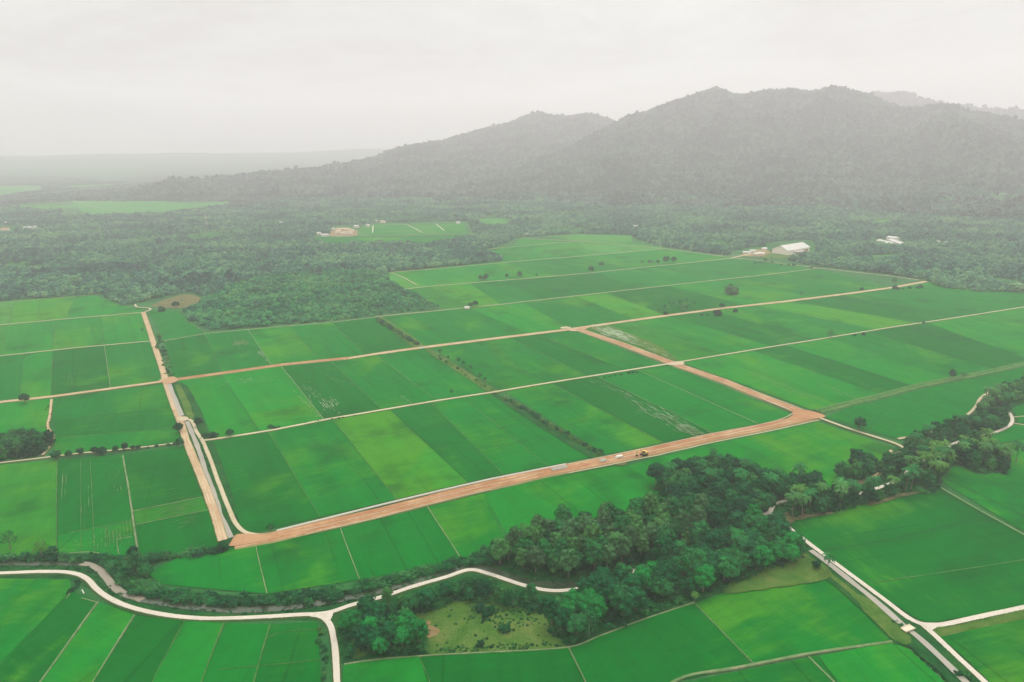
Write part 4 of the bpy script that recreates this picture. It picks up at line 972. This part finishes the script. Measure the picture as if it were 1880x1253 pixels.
# ---------------------------------------------------------------- massed vegetation (instances)
SRC = bpy.data.collections.new('plant_sources')
def src_coll(name, meshes):
    c = bpy.data.collections.new(name)
    for i, me in enumerate(meshes):
        o = bpy.data.objects.new(f'{name}_{i:02d}', me); c.objects.link(o)
    return c
def scatter(name, pts, scl, coll, nsrc, label, cat, zs=None):
    pts = np.asarray(pts, np.float32); n = len(pts)
    me = bpy.data.meshes.new(name); me.vertices.add(n); me.vertices.foreach_set('co', pts.ravel())
    for nm, ty, arr in (('scl','FLOAT',scl),('rot','FLOAT',rng.uniform(0, 2*PI, n)),('zs','FLOAT', zs if zs is not None else rng.uniform(.85,1.2,n)),('idx','INT',rng.integers(0, nsrc, n))):
        a = me.attributes.new(nm, ty, 'POINT'); a.data.foreach_set('value', np.asarray(arr, np.int32 if ty == 'INT' else np.float32))
    o = bpy.data.objects.new(name, me); COL.objects.link(o)
    g = bpy.data.node_groups.new(name, 'GeometryNodeTree')
    g.interface.new_socket('Geometry', in_out='INPUT', socket_type='NodeSocketGeometry'); g.interface.new_socket('Geometry', in_out='OUTPUT', socket_type='NodeSocketGeometry')
    gi = g.nodes.new('NodeGroupInput'); go = g.nodes.new('NodeGroupOutput'); ins = g.nodes.new('GeometryNodeInstanceOnPoints'); ci = g.nodes.new('GeometryNodeCollectionInfo')
    ci.inputs['Collection'].default_value = coll; ci.inputs['Separate Children'].default_value = True; ci.inputs['Reset Children'].default_value = True
    def at_(nm, ty):
        a = g.nodes.new('GeometryNodeInputNamedAttribute'); a.data_type = ty; a.inputs['Name'].default_value = nm; return a.outputs['Attribute']
    g.links.new(gi.outputs[0], ins.inputs['Points']); g.links.new(ci.outputs[0], ins.inputs['Instance']); ins.inputs['Pick Instance'].default_value = True
    g.links.new(at_('idx','INT'), ins.inputs['Instance Index'])
    cr = g.nodes.new('ShaderNodeCombineXYZ'); g.links.new(at_('rot','FLOAT'), cr.inputs[2]); g.links.new(cr.outputs[0], ins.inputs['Rotation'])
    cs = g.nodes.new('ShaderNodeCombineXYZ'); s = at_('scl','FLOAT'); g.links.new(s, cs.inputs[0]); g.links.new(s, cs.inputs[1])
    mm = g.nodes.new('ShaderNodeMath'); mm.operation = 'MULTIPLY'; g.links.new(s, mm.inputs[0]); g.links.new(at_('zs','FLOAT'), mm.inputs[1]); g.links.new(mm.outputs[0], cs.inputs[2])
    g.links.new(cs.outputs[0], ins.inputs['Scale']); g.links.new(ins.outputs[0], go.inputs[0])
    md = o.modifiers.new('plants', 'NODES'); md.node_group = g
    return tag(o, label, cat, kind='stuff')
FC = src_coll('forest_crown', [crown_mesh('forest_crown', 200+k, FORL, R=4.6, H=8.2, z0=.8, nb=10+k%3, per=40, leaf=1.25, core=.9) for k in range(6)])
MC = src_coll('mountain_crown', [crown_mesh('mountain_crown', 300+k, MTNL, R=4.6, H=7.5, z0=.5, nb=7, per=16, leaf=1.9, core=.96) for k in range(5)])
UC = src_coll('undergrowth_plant', [crown_mesh('bush', 400+k, UNDL, R=1.7, H=2.0, z0=-.5, nb=6, per=22, leaf=.6) for k in range(3)] + [tuft_mesh('leafy_tuft', k, UNDL) for k in range(4)])
GC = src_coll('low_tussock', [crown_mesh('tussock', 500+k, UNDL, R=1.3, H=.9, z0=-.5, nb=5, per=14, leaf=.5) for k in range(3)])
if rest:
    scatter('woodland', [(p.x, p.y, .2) for p, s in rest], [s*1.05 for p, s in rest], src_coll('wood_crown', [crown_mesh('wood_crown', 250+k, WOODL, R=4.7, H=9, z0=1, nb=13, per=80, leaf=.95, core=.86) for k in range(4)]), 4, 'smaller trees filling the gaps of the right hand woods', 'woodland')
# bank growth
BANK = [(175,1024),(225,1030),(262,1064),(300,1084),(400,1096),(490,1100),(580,1088),(660,1073),(760,1050),(850,1028),(900,1008),(905,1038),(850,1040),(760,1064),(690,1082),(620,1098),(540,1109),(450,1114),(380,1112),(300,1102),(245,1092),(222,1070),(196,1046)]
BANK2 = [(-60,1024),(100,1022),(170,1020),(178,1032),(120,1032),(-60,1030)]
def pts3(S, z=.1): return np.concatenate([S, np.full((len(S),1), z)], 1)
S = np.concatenate([sample(BANK, 1.9), sample(BANK2, 2.2), sample([(250,1025),(400,1008),(412,1004),(420,1012),(400,1018),(300,1030),(262,1042)], 2.2)])
scatter('riverbank_thicket', pts3(S), rng.uniform(.7, 1.45, len(S)), UC, 7, 'dense leafy thicket lining the upper bank of the narrow river', 'thicket')
S = np.concatenate([sample(P, sp) for P, sp in ((G3, 3.0), (G2, 3.2), (G1, 3.6), (G4, 2.6), (G5, 2.2), (G6, 2.4), (G7, 3), (G8, 2.5), (G9, 2.6), (G10, 2.4), (G11, 3), ([(990,1110),(1010,1100),(1100,1075),(1110,1090),(1020,1140)], 2.4))])
keep = [dline(Vector((x, y, 0)), ROADW) > 3.4 and dline(Vector((x, y, 0)), ROAD2) > 3.0 for x, y in S]; S = S[np.array(keep)]
scatter('wood_undergrowth', pts3(S), rng.uniform(.6, 1.35, len(S)), UC, 7, 'leafy undergrowth below the trees of the woods', 'undergrowth')
V1 = [(-60,1040),(130,1044),(165,1052),(190,1078),(215,1098),(250,1108),(330,1120),(450,1128),(560,1122),(640,1106),(760,1074),(858,1046),(860,1043),(760,1062),(640,1100),(540,1118),(450,1124),(330,1117),(240,1100),(205,1080),(165,1040),(-60,1036)]
V2 = [(900,1050),(960,1070),(1020,1080),(1100,1066),(1190,1040),(1120,1058),(1040,1068),(960,1058)]
V3 = [(620,1150),(650,1130),(720,1120),(740,1130),(700,1140),(660,1200),(635,1215),(622,1200)]
V4 = [(800,1190),(900,1185),(1000,1180),(1035,1186),(900,1197),(800,1202)]
V5 = [(1660,1178),(1690,1185),(1760,1245),(1810,1300),(1790,1300),(1740,1255),(1672,1195)]
V6 = [(1700,1160),(1712,1170),(1795,1250),(1780,1250),(1700,1175)]
V7 = [(740,1125),(860,1095),(1000,1125),(1030,1180),(870,1195),(790,1200)]
V8 = [(850,1105),(960,1118),(1000,1150),(930,1160),(860,1140)]
S = np.concatenate([sample(V1, 1.7), sample(V2, 2.0), sample(V3, 2.0), sample(V4, 1.8), sample(V5, 1.7), sample(V6, 1.6), sample(V7, 6.5), sample(V8, 2.4), sample([(346,776),(356,780),(372,812),(392,860),(412,915),(420,940),(412,935),(396,890),(376,838),(362,808)], 1.3), sample([(334,782),(348,800),(372,860),(392,925),(412,980),(408,985),(384,925),(362,860),(340,805)], 1.5), sample([(318,706),(326,712),(350,745),(358,768),(340,764)], 2.2)])
scatter('rough_herbage', pts3(S, .15), rng.uniform(.35, .95, len(S)), GC, 3, 'low rough weeds and grass tussocks on the verges and the clearing', 'weeds')

# far forest on the plain: everything not field, road or building
FB = [(-260,575),(-60,559),(0,553),(90,547),(178,540),(205,552),(228,563),(250,559),(262,553),(285,549),(305,545),(345,536),(375,546),(368,562),(335,570),(352,590),(382,609),(440,603),(500,599),(600,591),(690,580),(760,573),(812,567),(785,553),(752,539),(735,530),(715,515),(712,500),(780,494),(850,487),(905,482),(925,478),(900,466),(860,462),(900,456),(925,450),(948,437),(1000,433),(1060,430),(1160,432),(1172,442),(1225,455),(1300,465),(1335,470),(1352,466),(1362,458),(1400,452),(1440,462),(1480,470),(1440,478),(1480,486),(1560,497),(1640,505),(1700,515),(1730,528),(1800,538),(1880,536),(2100,552),(2400,560),(2400,370),(1880,376),(1400,376),(1000,366),(600,366),(480,372),(430,384),(300,384),(-260,384)]
HOLES = [[(570,440),(575,432),(650,431),(652,422),(665,413),(700,409),(860,407),(870,428),(885,433),(835,444),(790,448),(600,449)], [(862,406),(905,400),(940,402),(945,412),(880,417)], [(-60,437),(0,430),(85,424),(82,418),(0,421),(-60,424)], [(132,370),(420,371),(425,376),(300,394),(150,398),(100,388),(20,382),(20,376)], [(1405,470),(1403,446),(1480,440),(1498,446),(1500,465),(1470,477),(1440,479),(1400,474)], [(1604,452),(1604,439),(1650,435),(1668,450),(1655,456)], [(1555,474),(1640,467),(1655,475),(1600,481)], [(1590,410),(1620,403),(1652,408),(1620,415)], [(605,434),(608,414),(655,412),(660,432)], [(1385,470),(1355,476),(1360,462),(1390,458)], [(5,424),(5,414),(30,414),(30,424)]]
def scat_forest(poly_px, sp):
    S = sample(poly_px, sp); k = np.ones(len(S), bool)
    for h in HOLES: k &= ~inpoly(wpoly(h), S[:,0], S[:,1])
    return S[k]
S = scat_forest(FB, 6.9)
nz = np.array([mnoise.noise(Vector((x/55, y/80, .3))) for x, y in S]); cz = np.array([mnoise.noise(Vector((x/110, y/150, 5.3)))+.45*mnoise.noise(Vector((x/32, y/38, 1.3)))+rng.uniform(-.1,.1) for x, y in S]); kk = (cz < .50) | inpoly(wpoly([(335,572),(375,546),(430,522),(560,500),(690,500),(760,522),(830,560),(815,575),(690,592),(500,606),(382,616)]), S[:,0], S[:,1]); S = S[kk]; nz = nz[kk]
sc = (0.85+nz*0.55)*rng.uniform(.6, 1.3, len(S)); tall = rng.random(len(S)) < .04; sc[tall] *= 1.5
z = np.array([ground_h(x, y) if math.hypot(x,y) > 1850 else 0 for x, y in S]); z = np.maximum(z, 0)
print('forest', len(S))
PLB = wpoly([(335,572),(375,546),(430,522),(560,500),(690,500),(760,522),(830,560),(815,575),(690,592),(500,606),(382,616)])
ip_ = inpoly(PLB, S[:,0], S[:,1]); PC_ = src_coll('plantation_crown', [crown_mesh('plantation_crown', 230+k, PLNL, R=4.4, H=6.5, z0=.8, nb=9, per=50, leaf=1.0, core=.9) for k in range(4)])
scatter('plantation', np.concatenate([S, z[:,None]], 1)[ip_], sc[ip_]*.85, PC_, 4, 'brighter green tree plantation filling the block just behind the middle paddies', 'plantation', zs=rng.uniform(.7, 1.0, int(ip_.sum())))
S, z, sc = S[~ip_], z[~ip_], sc[~ip_]
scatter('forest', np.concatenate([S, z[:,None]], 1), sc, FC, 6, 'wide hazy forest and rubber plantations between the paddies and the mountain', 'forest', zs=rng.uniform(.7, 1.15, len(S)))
# farther plain on the left
FB2 = [(-260,384),(300,384),(600,384),(560,372),(500,345),(420,338),(330,336),(250,338),(100,326),(-260,330)]
S = sample(FB2, 17.0); k = np.ones(len(S), bool)
for h in HOLES+[[(-60,345),(0,342),(75,341),(80,350),(0,362),(-60,362)], [(80,350),(140,341),(200,339),(262,335),(268,338),(200,343),(140,346)]]: k &= ~inpoly(wpoly(h), S[:,0], S[:,1])
S = S[k]; nz = np.array([mnoise.noise(Vector((x/260, y/300, .9))) for x, y in S]); S = S[(nz > -.32)]
z = np.array([max(0, ground_h(x, y)) for x, y in S]); print('far', len(S))
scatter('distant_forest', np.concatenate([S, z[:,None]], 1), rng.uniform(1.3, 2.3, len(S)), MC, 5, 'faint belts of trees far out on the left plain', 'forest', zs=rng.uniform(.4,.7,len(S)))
# mountain woods
def scat_mtn(name, tab, hf, sp, label, rmin_off=-150, rmax_off=260, s0=(.8,1.9)):
    a0, a1 = max(tab[0,0], -0.72), min(tab[-1,0], 0.72); P = []
    rs = np.arange(tab[:,3].min()+rmin_off, tab[:,1].max()+rmax_off, sp*.9)
    for r in rs:
        n = int((a1-a0)*r/sp); aa = a0+(np.arange(n)+rng.uniform(-.4,.4,n)+.5)*(a1-a0)/n; rr = r+rng.uniform(-.4,.4,n)*sp
        dd = np.interp(aa, tab[:,0], tab[:,1]); k = rr < dd+rmax_off
        for a, r_ in zip(aa[k], rr[k]):
            x, y = r_*math.sin(a), r_*math.cos(a); h = hf(r_, a, x, y)
            if h > 0.5: P.append((x, y, h-1.0))
    P = np.array(P); n = len(P); print(name, n)
    nz = np.array([mnoise.noise(Vector((x/60, y/60, h/40))) for x, y, h in P])
    em = np.where(rng.random(n) < .05, 1.55, 1.0)
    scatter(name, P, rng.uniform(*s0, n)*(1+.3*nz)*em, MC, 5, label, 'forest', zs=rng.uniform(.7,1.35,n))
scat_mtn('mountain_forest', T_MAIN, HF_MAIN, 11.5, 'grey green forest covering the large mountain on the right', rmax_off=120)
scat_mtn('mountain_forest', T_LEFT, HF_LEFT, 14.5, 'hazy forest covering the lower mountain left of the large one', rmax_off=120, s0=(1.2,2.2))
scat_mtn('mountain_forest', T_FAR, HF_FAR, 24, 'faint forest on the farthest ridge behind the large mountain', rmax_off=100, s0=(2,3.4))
# ---------------------------------------------------------------- buildings, machines, poles
def pm(name, c, rough=.6, spec=.3, var=.08, scale=.6): return mat_simple(name, c, rough, spec, var, scale)
WALLW = pm('cream_render', (.72,.66,.57)); WALLP = pm('pink_render', (.85,.74,.62)); ROOFW = pm('white_sheet_roof', (.52,.50,.46), .4, .4, .1, .3)
ROOFR = pm('clay_tile_roof', (.50,.22,.12), .8); ROOFS = pm('salmon_tile_roof', (.50,.36,.22), .8); DOORM = pm('brown_door_paint', (.30,.13,.09)); GLASS = pm('window_dark_glass', (.05,.07,.08), .15, .6)
YEL = pm('yellow_machine_paint', (.62,.42,.10), .45, .4); BLK = pm('black_rubber_steel', (.03,.03,.03), .7); STEEL = pm('galvanised_steel', (.45,.46,.46), .45, .5); POLEM = pm('pale_pole_concrete', (.62,.60,.55), .8)
WRAIL = pm('white_tower_paint', (.75,.74,.72)); RRAIL = pm('red_tower_paint', (.5,.08,.05))
class MB:
    def __init__(s): s.V = []; s.F = []
    def box(s, c, d, rz=0, ry=0):
        k = len(s.V); cz, sz = math.cos(rz), math.sin(rz); cy, sy = math.cos(ry), math.sin(ry)
        for x in (-1,1):
            for y in (-1,1):
                for z in (-1,1):
                    a, b, e = x*d[0]/2, y*d[1]/2, z*d[2]/2
                    a, e = a*cy+e*sy, -a*sy+e*cy
                    s.V.append((c[0]+a*cz-b*sz, c[1]+a*sz+b*cz, c[2]+e))
        for f in ((0,1,3,2),(4,6,7,5),(0,4,5,1),(2,3,7,6),(0,2,6,4),(1,5,7,3)): s.F.append(tuple(k+i for i in f))
        return s
    def prism(s, prof, y0, y1):
        """prof in (x,z), extruded along y"""
        k = len(s.V); n = len(prof)
        for y in (y0, y1):
            for x, z in prof: s.V.append((x, y, z))
        s.F.append(tuple(range(k, k+n))); s.F.append(tuple(range(k+2*n-1, k+n-1, -1)))
        for i in range(n): j = (i+1) % n; s.F.append((k+i, k+n+i, k+n+j, k+j))
        return s
    def bar(s, a, b, r, n=6):
        a, b = Vector(a), Vector(b); V = []; Fc = []; tube(V, Fc, a, b, r, r, n); k = len(s.V)
        s.V += V; s.F += [tuple(k+i for i in f) for f in Fc]; return s
    def build(s, name, mat, parent):
        me = bpy.data.meshes.new(name); me.from_pydata(s.V, [], s.F); me.materials.append(mat)
        import bmesh
        bm = bmesh.new(); bm.from_mesh(me); bmesh.ops.recalc_face_normals(bm, faces=bm.faces); bm.to_mesh(me); bm.free()
        o = bpy.data.objects.new(name, me); COL.objects.link(o)
        if parent is not None: o.parent = parent
        return o
def thing(name, label, cat, p, rz=0, group=None, z=.3):
    r = bpy.data.objects.new(name, None); COL.objects.link(r); r.location = (p.x, p.y, z); r.rotation_euler = (0,0,rz)
    return tag(r, label, cat, group)
def gable_house(name, label, cat, px, L_, W_, H_, rise_, yaw, wall, roof, group=None, hip=0, doors=1, eave=.5, z=.2):
    """long axis = local y; gable ends at +-y"""
    r = thing(name, label, cat, G(*px), yaw, group, z)
    w = W_/2; h = L_/2
    MB().prism([(-w,-.3),(w,-.3),(w,H_),(0,H_+rise_),(-w,H_)], -h, h).build('wall', wall, r)
    e = eave; s = rise_/w
    m = MB(); t = .18
    for sg in (-1, 1):
        m.prism([(0,H_+rise_+.02),(sg*(w+e),H_-s*e+.02),(sg*(w+e),H_-s*e+.02+t),(0,H_+rise_+.02+t)], -h-e, h+e)
    m.build('roof', roof, r)
    for i in range(doors):
        MB().box((w+.02, -h+L_*(i+.5)/doors, min(2.1,H_*.7)/2), (.08, min(2.6, L_/doors*.4), min(2.1,H_*.7))).build('door', DOORM, r)
    for i in range(2):
        MB().box((w+.03, -h+L_*(.2+.6*i)+.9, H_*.55), (.06, 1.1, 1.0)).build('window', GLASS, r)
        MB().box((-w*.5+w*i, -h-.02, H_*.55), (1.1, .06, 1.0)).build('window', GLASS, r)
    return r
def yaw_of(a, b):
    d = G(*b)-G(*a); return math.atan2(d.y, d.x)-PI/2
# warehouse
A, B, C = G(1412,466), G(1451,469), G(1491,462)
yawB = math.atan2((C-B).y, (C-B).x)-PI/2
Wd = (A-B).length; Ld = (C-B).length; ctr = (A+C)/2
u = Vector((math.cos(yawB), math.sin(yawB), 0))
wh = thing('warehouse', 'big cream warehouse with a low white gable roof at the forest edge', 'warehouse', ctr, yawB)
w, h, H_, rs = Wd*.42, Ld*.5, 8.5, 7.5
MB().prism([(-w,-.3),(w,-.3),(w,H_),(0,H_+rs),(-w,H_)], -h, h).build('wall', WALLP, wh)
m = MB()
for sg in (-1, 1): m.prism([(0,H_+rs+.05),(sg*(w+1),H_-rs/w+.05),(sg*(w+1),H_-rs/w+.35),(0,H_+rs+.35)], -h-1, h+1)
m.build('roof', ROOFW, wh)
for i in range(3): MB().box((w+.05 if G(1471,465).dot(u) > ctr.dot(u) else -w-.05, h*.45+i*h*.16, 2.8), (.12, h*.11, 5.6)).build('door', DOORM, wh)
sgn = 1 if G(1471,468).dot(u) > ctr.dot(u) else -1
MB().box((sgn*(w+3.5), -h*.1, 4.6), (7, h*.7, .3)).build('canopy', ROOFW, wh)
# sheds by the warehouse
for (px, L_, W_, yw, lb) in (((1371,466),14,7,1.2,'white-roofed shed farthest left beside the warehouse yard'), ((1382,463),11,6,1.2,'small pale shed behind the farthest left yard shed'), ((1403,459),9,6,1.5,'lone small shed just left of the warehouse gable'), ((1397,468),12,5,1.3,'low white shed on the yard in front of the warehouse'), ((1388,469),7,4,1.3,'smallest white hut on the yard between the other sheds'), ((1458,471),6,4,.4,'tiny white hut below the warehouse corner')):
    gable_house('shed', lb, 'shed', px, L_, W_, 2.8, 1.2, yw, WALLW, ROOFW)
# poultry houses in the forest
for (a, b, lb) in (((1614,446),(1640,453),'left long white-roofed barn in the forest clearing'), ((1635,445),(1659,453),'right long white-roofed barn in the forest clearing'), ((1630,440),(1648,442),'short white-roofed barn behind the two long barns')):
    yw = yaw_of(a, b); L_ = (G(*b)-G(*a)).length
    gable_house('poultry_house', lb, 'barn', ((a[0]+b[0])/2, (a[1]+b[1])/2), L_, 13, 5, 2.4, yw, WALLW, ROOFW, doors=2)
gable_house('shed', 'long pale roof alone in the forest near the right edge', 'shed', (1726,448), 26, 6, 4, 1.5, yaw_of((1720,447),(1735,449)), WALLW, ROOFW)
# village left of centre
vill = [((621,429),16,10,ROOFS,'salmon-roofed house at the left front of the village block'), ((632,431),15,10,ROOFS,'salmon-roofed house in the middle front of the village block'), ((642,431),15,10,ROOFS,'salmon-roofed house at the right front of the village block'), ((624,424),18,11,ROOFS,'salmon-roofed house at the left rear of the village block'), ((636,424),18,11,ROOFS,'salmon-roofed house in the middle rear of the village block'), ((646,426),14,10,ROOFS,'salmon-roofed house at the right rear of the village block'),
        ((655,419),16,9,ROOFW,'white-roofed building right of the salmon-roofed houses'), ((613,424),10,8,ROOFW,'small white building left of the salmon-roofed houses'), ((597,435),20,7,ROOFW,'long low roof by the field road left of the village'), ((586,432),12,7,ROOFW,'pale hut farther left along the field road'), ((676,417),8,8,ROOFW,'tiny white hut between village and paddies'), ((689,409),16,9,ROOFW,'white house behind the far paddies'), ((703,410),18,9,ROOFS,'salmon-roofed house behind the far paddies'), ((841,412),12,7,ROOFW,'small white hut at the far end of the village paddies'),
        ((10,424),22,14,ROOFR,'house with a broad red roof near the left edge'), ((12,412),12,8,ROOFW,'small white house above the red roof at the left edge'), ((52,421),30,8,ROOFW,'long pale shed right of the red roof at the left edge'), ((66,420),10,8,ROOFW,'small pale hut right of the long shed at the left'), ((461,419),18,10,ROOFW,'pale building in the forest right of the mast'), ((516,412),12,8,ROOFW,'small white roof in the forest between mast and village'), ((1166,419),14,7,ROOFW,'lone white roof in the forest below the mountain'), ((968,434),10,7,ROOFW,'small white hut at the forest corner of the far paddies'), ((352,411),9,7,ROOFW,'little white hut left of the mast')]
for px, L_, W_, rf, lb in vill:
    gable_house('house', lb, 'house', px, L_*.8, W_*.8, 4.2, 2.0, random.choice([1.2, 1.4, 1.7]), WALLP if rf is ROOFS else WALLW, rf, z=1.0)
gable_house('hut', 'white hut under the dark clump on the far pale track', 'hut', (858,568), 6, 4, 2.4, 1, 1.3, WALLW, ROOFW)
for px, lb in (((1246,1012),'white-roofed hut showing in a gap of the big wood, left one'), ((1310,993),'white-roofed hut showing in a gap of the big wood, right one')):
    gable_house('hut', lb, 'hut', px, 4.2, 3.0, 3.2, .8, 1.1, WALLW, ROOFW)
# lattice mast
mt = thing('lattice_mast', 'tall red and white lattice mast above the forest on the left', 'mast', G(380,418), .3, z=0)
H_ = 40
def mast_seg(z0, z1):
    m = MB(); f = lambda z: 2.2*(1-z/H_)+.45
    for sx, sy in ((1,1),(1,-1),(-1,1),(-1,-1)): m.bar((sx*f(z0), sy*f(z0), z0), (sx*f(z1), sy*f(z1), z1), .22, 5)
    for (a, b) in (((1,1),(1,-1)),((1,-1),(-1,-1)),((-1,-1),(-1,1)),((-1,1),(1,1))):
        zm = (z0+z1)/2
        m.bar((a[0]*f(z0), a[1]*f(z0), z0), (b[0]*f(zm), b[1]*f(zm), zm), .12, 4); m.bar((b[0]*f(zm), b[1]*f(zm), zm), (a[0]*f(z1), a[1]*f(z1), z1), .12, 4)
    return m
for i in range(5): mast_seg(i*8, i*8+8).build('mast_section', WRAIL if i % 2 else RRAIL, mt)
MB().box((0,0,41), (1.4,1.4,1.8)).build('antenna', WRAIL, mt)
for i, px in enumerate([(1197,454),(1213,456),(1231,457),(1250,460),(1268,463),(1287,467),(1325,471),(1346,470),(1600,498),(1672,508),(1650,508)]):
    r = thing('power_pole', 'slim pale power pole beside the village road along the forest edge', 'power pole', G(*px), yaw_of((1197,454),(1287,467)), 'power poles along the forest edge road')
    V = []; Fc = []; tube(V, Fc, Vector((0,0,-.3)), Vector((0,0,9.5)), .24, .16, 7); mm = MB(); mm.V, mm.F = V, Fc; mm.build('pole', POLEM, r)
    MB().box((0,0,8.9), (2.2,.14,.16)).build('crossarm', POLEM, r)
# excavator on the red road
ex = thing('excavator', 'yellow tracked excavator with bent boom working on the red dirt road', 'excavator', G(1182,839), yaw_of((1182,839),(1150,846))+PI/2, z=1.3)
for sg in (-1, 1):
    MB().prism([(-2.0,.0),(2.0,.0),(2.35,.35),(2.35,.6),(2.0,.95),(-2.0,.95),(-2.35,.6),(-2.35,.35)], sg*1.25-.32, sg*1.25+.32).build('track', BLK, ex)
MB().box((-.5,0,1.75), (3.4,2.6,1.1)).box((-1.9,0,1.8), (1.0,2.6,1.3)).build('body', YEL, ex)
MB().box((.7,.85,2.6), (1.5,.95,1.7)).build('cab', GLASS, ex)
MB().box((.7,.85,3.5), (1.6,1.05,.12)).build('cab_roof', YEL, ex)
m = MB(); m.box((2.1,-.1,3.3), (3.2,.5,.55), 0, -.75); m.box((4.2,-.1,4.25), (2.6,.45,.5), 0, .18); m.build('boom', YEL, ex)
MB().box((5.6,-.1,2.75), (.42,.4,3.2), 0, .12).build('stick', YEL, ex)
MB().prism([(5.0,.35),(5.9,.15),(6.2,.8),(5.9,1.3),(5.2,1.2)], -.65, .45).build('bucket', BLK, ex)
# precast channel sections laid out beside the channel
def section(px0, px1, n, lb, grp, W_=1.7):
    a, b = G(*px0), G(*px1); d = (b-a); yw = math.atan2(d.y, d.x); proto = None
    for i in range(n):
        p = a.lerp(b, (i+.5)/n)
        if proto is None:
            m = MB(); m.prism([(-.85,0),(.85,0),(.85,.9),(.68,.9),(.62,.2),(-.62,.2),(-.68,.9),(-.85,.9)], -1.5, 1.5)
            o = m.build('channel_section', CEMENT, None); proto = o
        else: o = proto.copy(); COL.objects.link(o)
        o.location = (p.x+random.uniform(-.1,.1), p.y+random.uniform(-.3,.3), 1.35); o.rotation_euler = (0,0,yw+random.uniform(-.03,.03))
        o.scale = ((b-a).length/n/1.8,)*1+(1,1) if False else (min(1.0, (b-a).length/n/1.78),1,1)
        tag(o, lb, 'concrete section', grp)
section((1013,867),(1040,861), 14, 'white precast channel section in the front row laid out by the white channel end', 'channel sections by the channel end')
section((1101,850.5),(1113,848.5), 6, 'white precast channel section in the short row on the red road', 'channel sections in the short row')
sl_ = thing('slab_stack', 'flat white stack of concrete slabs on the red road left of the excavator', 'slab stack', G(1136,843), yaw_of((1100,850),(1200,829))+PI/2, z=1.3)
for i in range(3): MB().box((i*.25,0,.2+.36*i), (5.0-.4*i,2.4,.32)).build('slab', CEMENT, sl_)
# bridges
def bridge(px, yaw, L_, W_, lb, z=1.5, mat=CEMENT):
    r = thing('bridge', lb, 'bridge', G(*px), yaw, z=z)
    MB().box((0,0,0), (L_,W_,.35)).build('deck', mat, r)
    for sg in (-1,1): MB().box((0, sg*(W_/2-.1), .32), (L_,.2,.28)).build('kerb', mat, r)
    return r
bridge((1666,1160), yaw_of((1650,1166),(1682,1153))+PI/2, 5.6, 2.8, 'small flat concrete bridge over the canal beside the road junction', 1.6, pm('cream_concrete',(.60,.52,.38)))
r = thing('concrete_pipe', 'short white pipe sticking up at the field corner below the curving road', 'pipe', G(155,1093), .4, z=.9)
MB().bar((0,0,0), (-.9,1.8,.9), .22, 10).build('pipe', CEMENT, r); MB().bar((-.9,1.8,.88), (-1.0,2.0,.98), .28, 10).build('collar', CEMENT, r)
r = thing('dirt_heap', 'pale heap of soil dumped at the junction of the far dirt roads', 'soil heap', G(1040,604), 0, z=.9)
m = MB()
for i in range(3):
    k = len(m.V); cx = -4+i*3.6; rr_ = 3.2-.5*i; hh = 1.5+.9*(i == 1)
    for j in range(10): a = j*PI/5; m.V.append((cx+rr_*math.cos(a)*random.uniform(.8,1.1), rr_*.9*math.sin(a)*random.uniform(.8,1.1), 0))
    for j in range(10): a = j*PI/5; m.V.append((cx+rr_*.45*math.cos(a)*random.uniform(.8,1.2), rr_*.4*math.sin(a), hh*.7))
    m.V.append((cx, 0, hh))
    for j in range(10): j2 = (j+1) % 10; m.F.append((k+j, k+j2, k+10+j2, k+10+j)); m.F.append((k+10+j, k+10+j2, k+20))
m.build('soil', pm('pale_soil', (.62,.50,.34), .95, .1, .2, 1.0), r)
r = thing('sluice_box', 'small pale concrete sluice box where the double bund meets the dirt road', 'sluice', G(774,642), .6, z=1.0)
MB().box((0,0,.5), (4.0,2.4,1.0)).build('box', CEMENT, r); MB().box((0,0,1.5), (.3,2.0,1.2)).build('gate', STEEL, r)
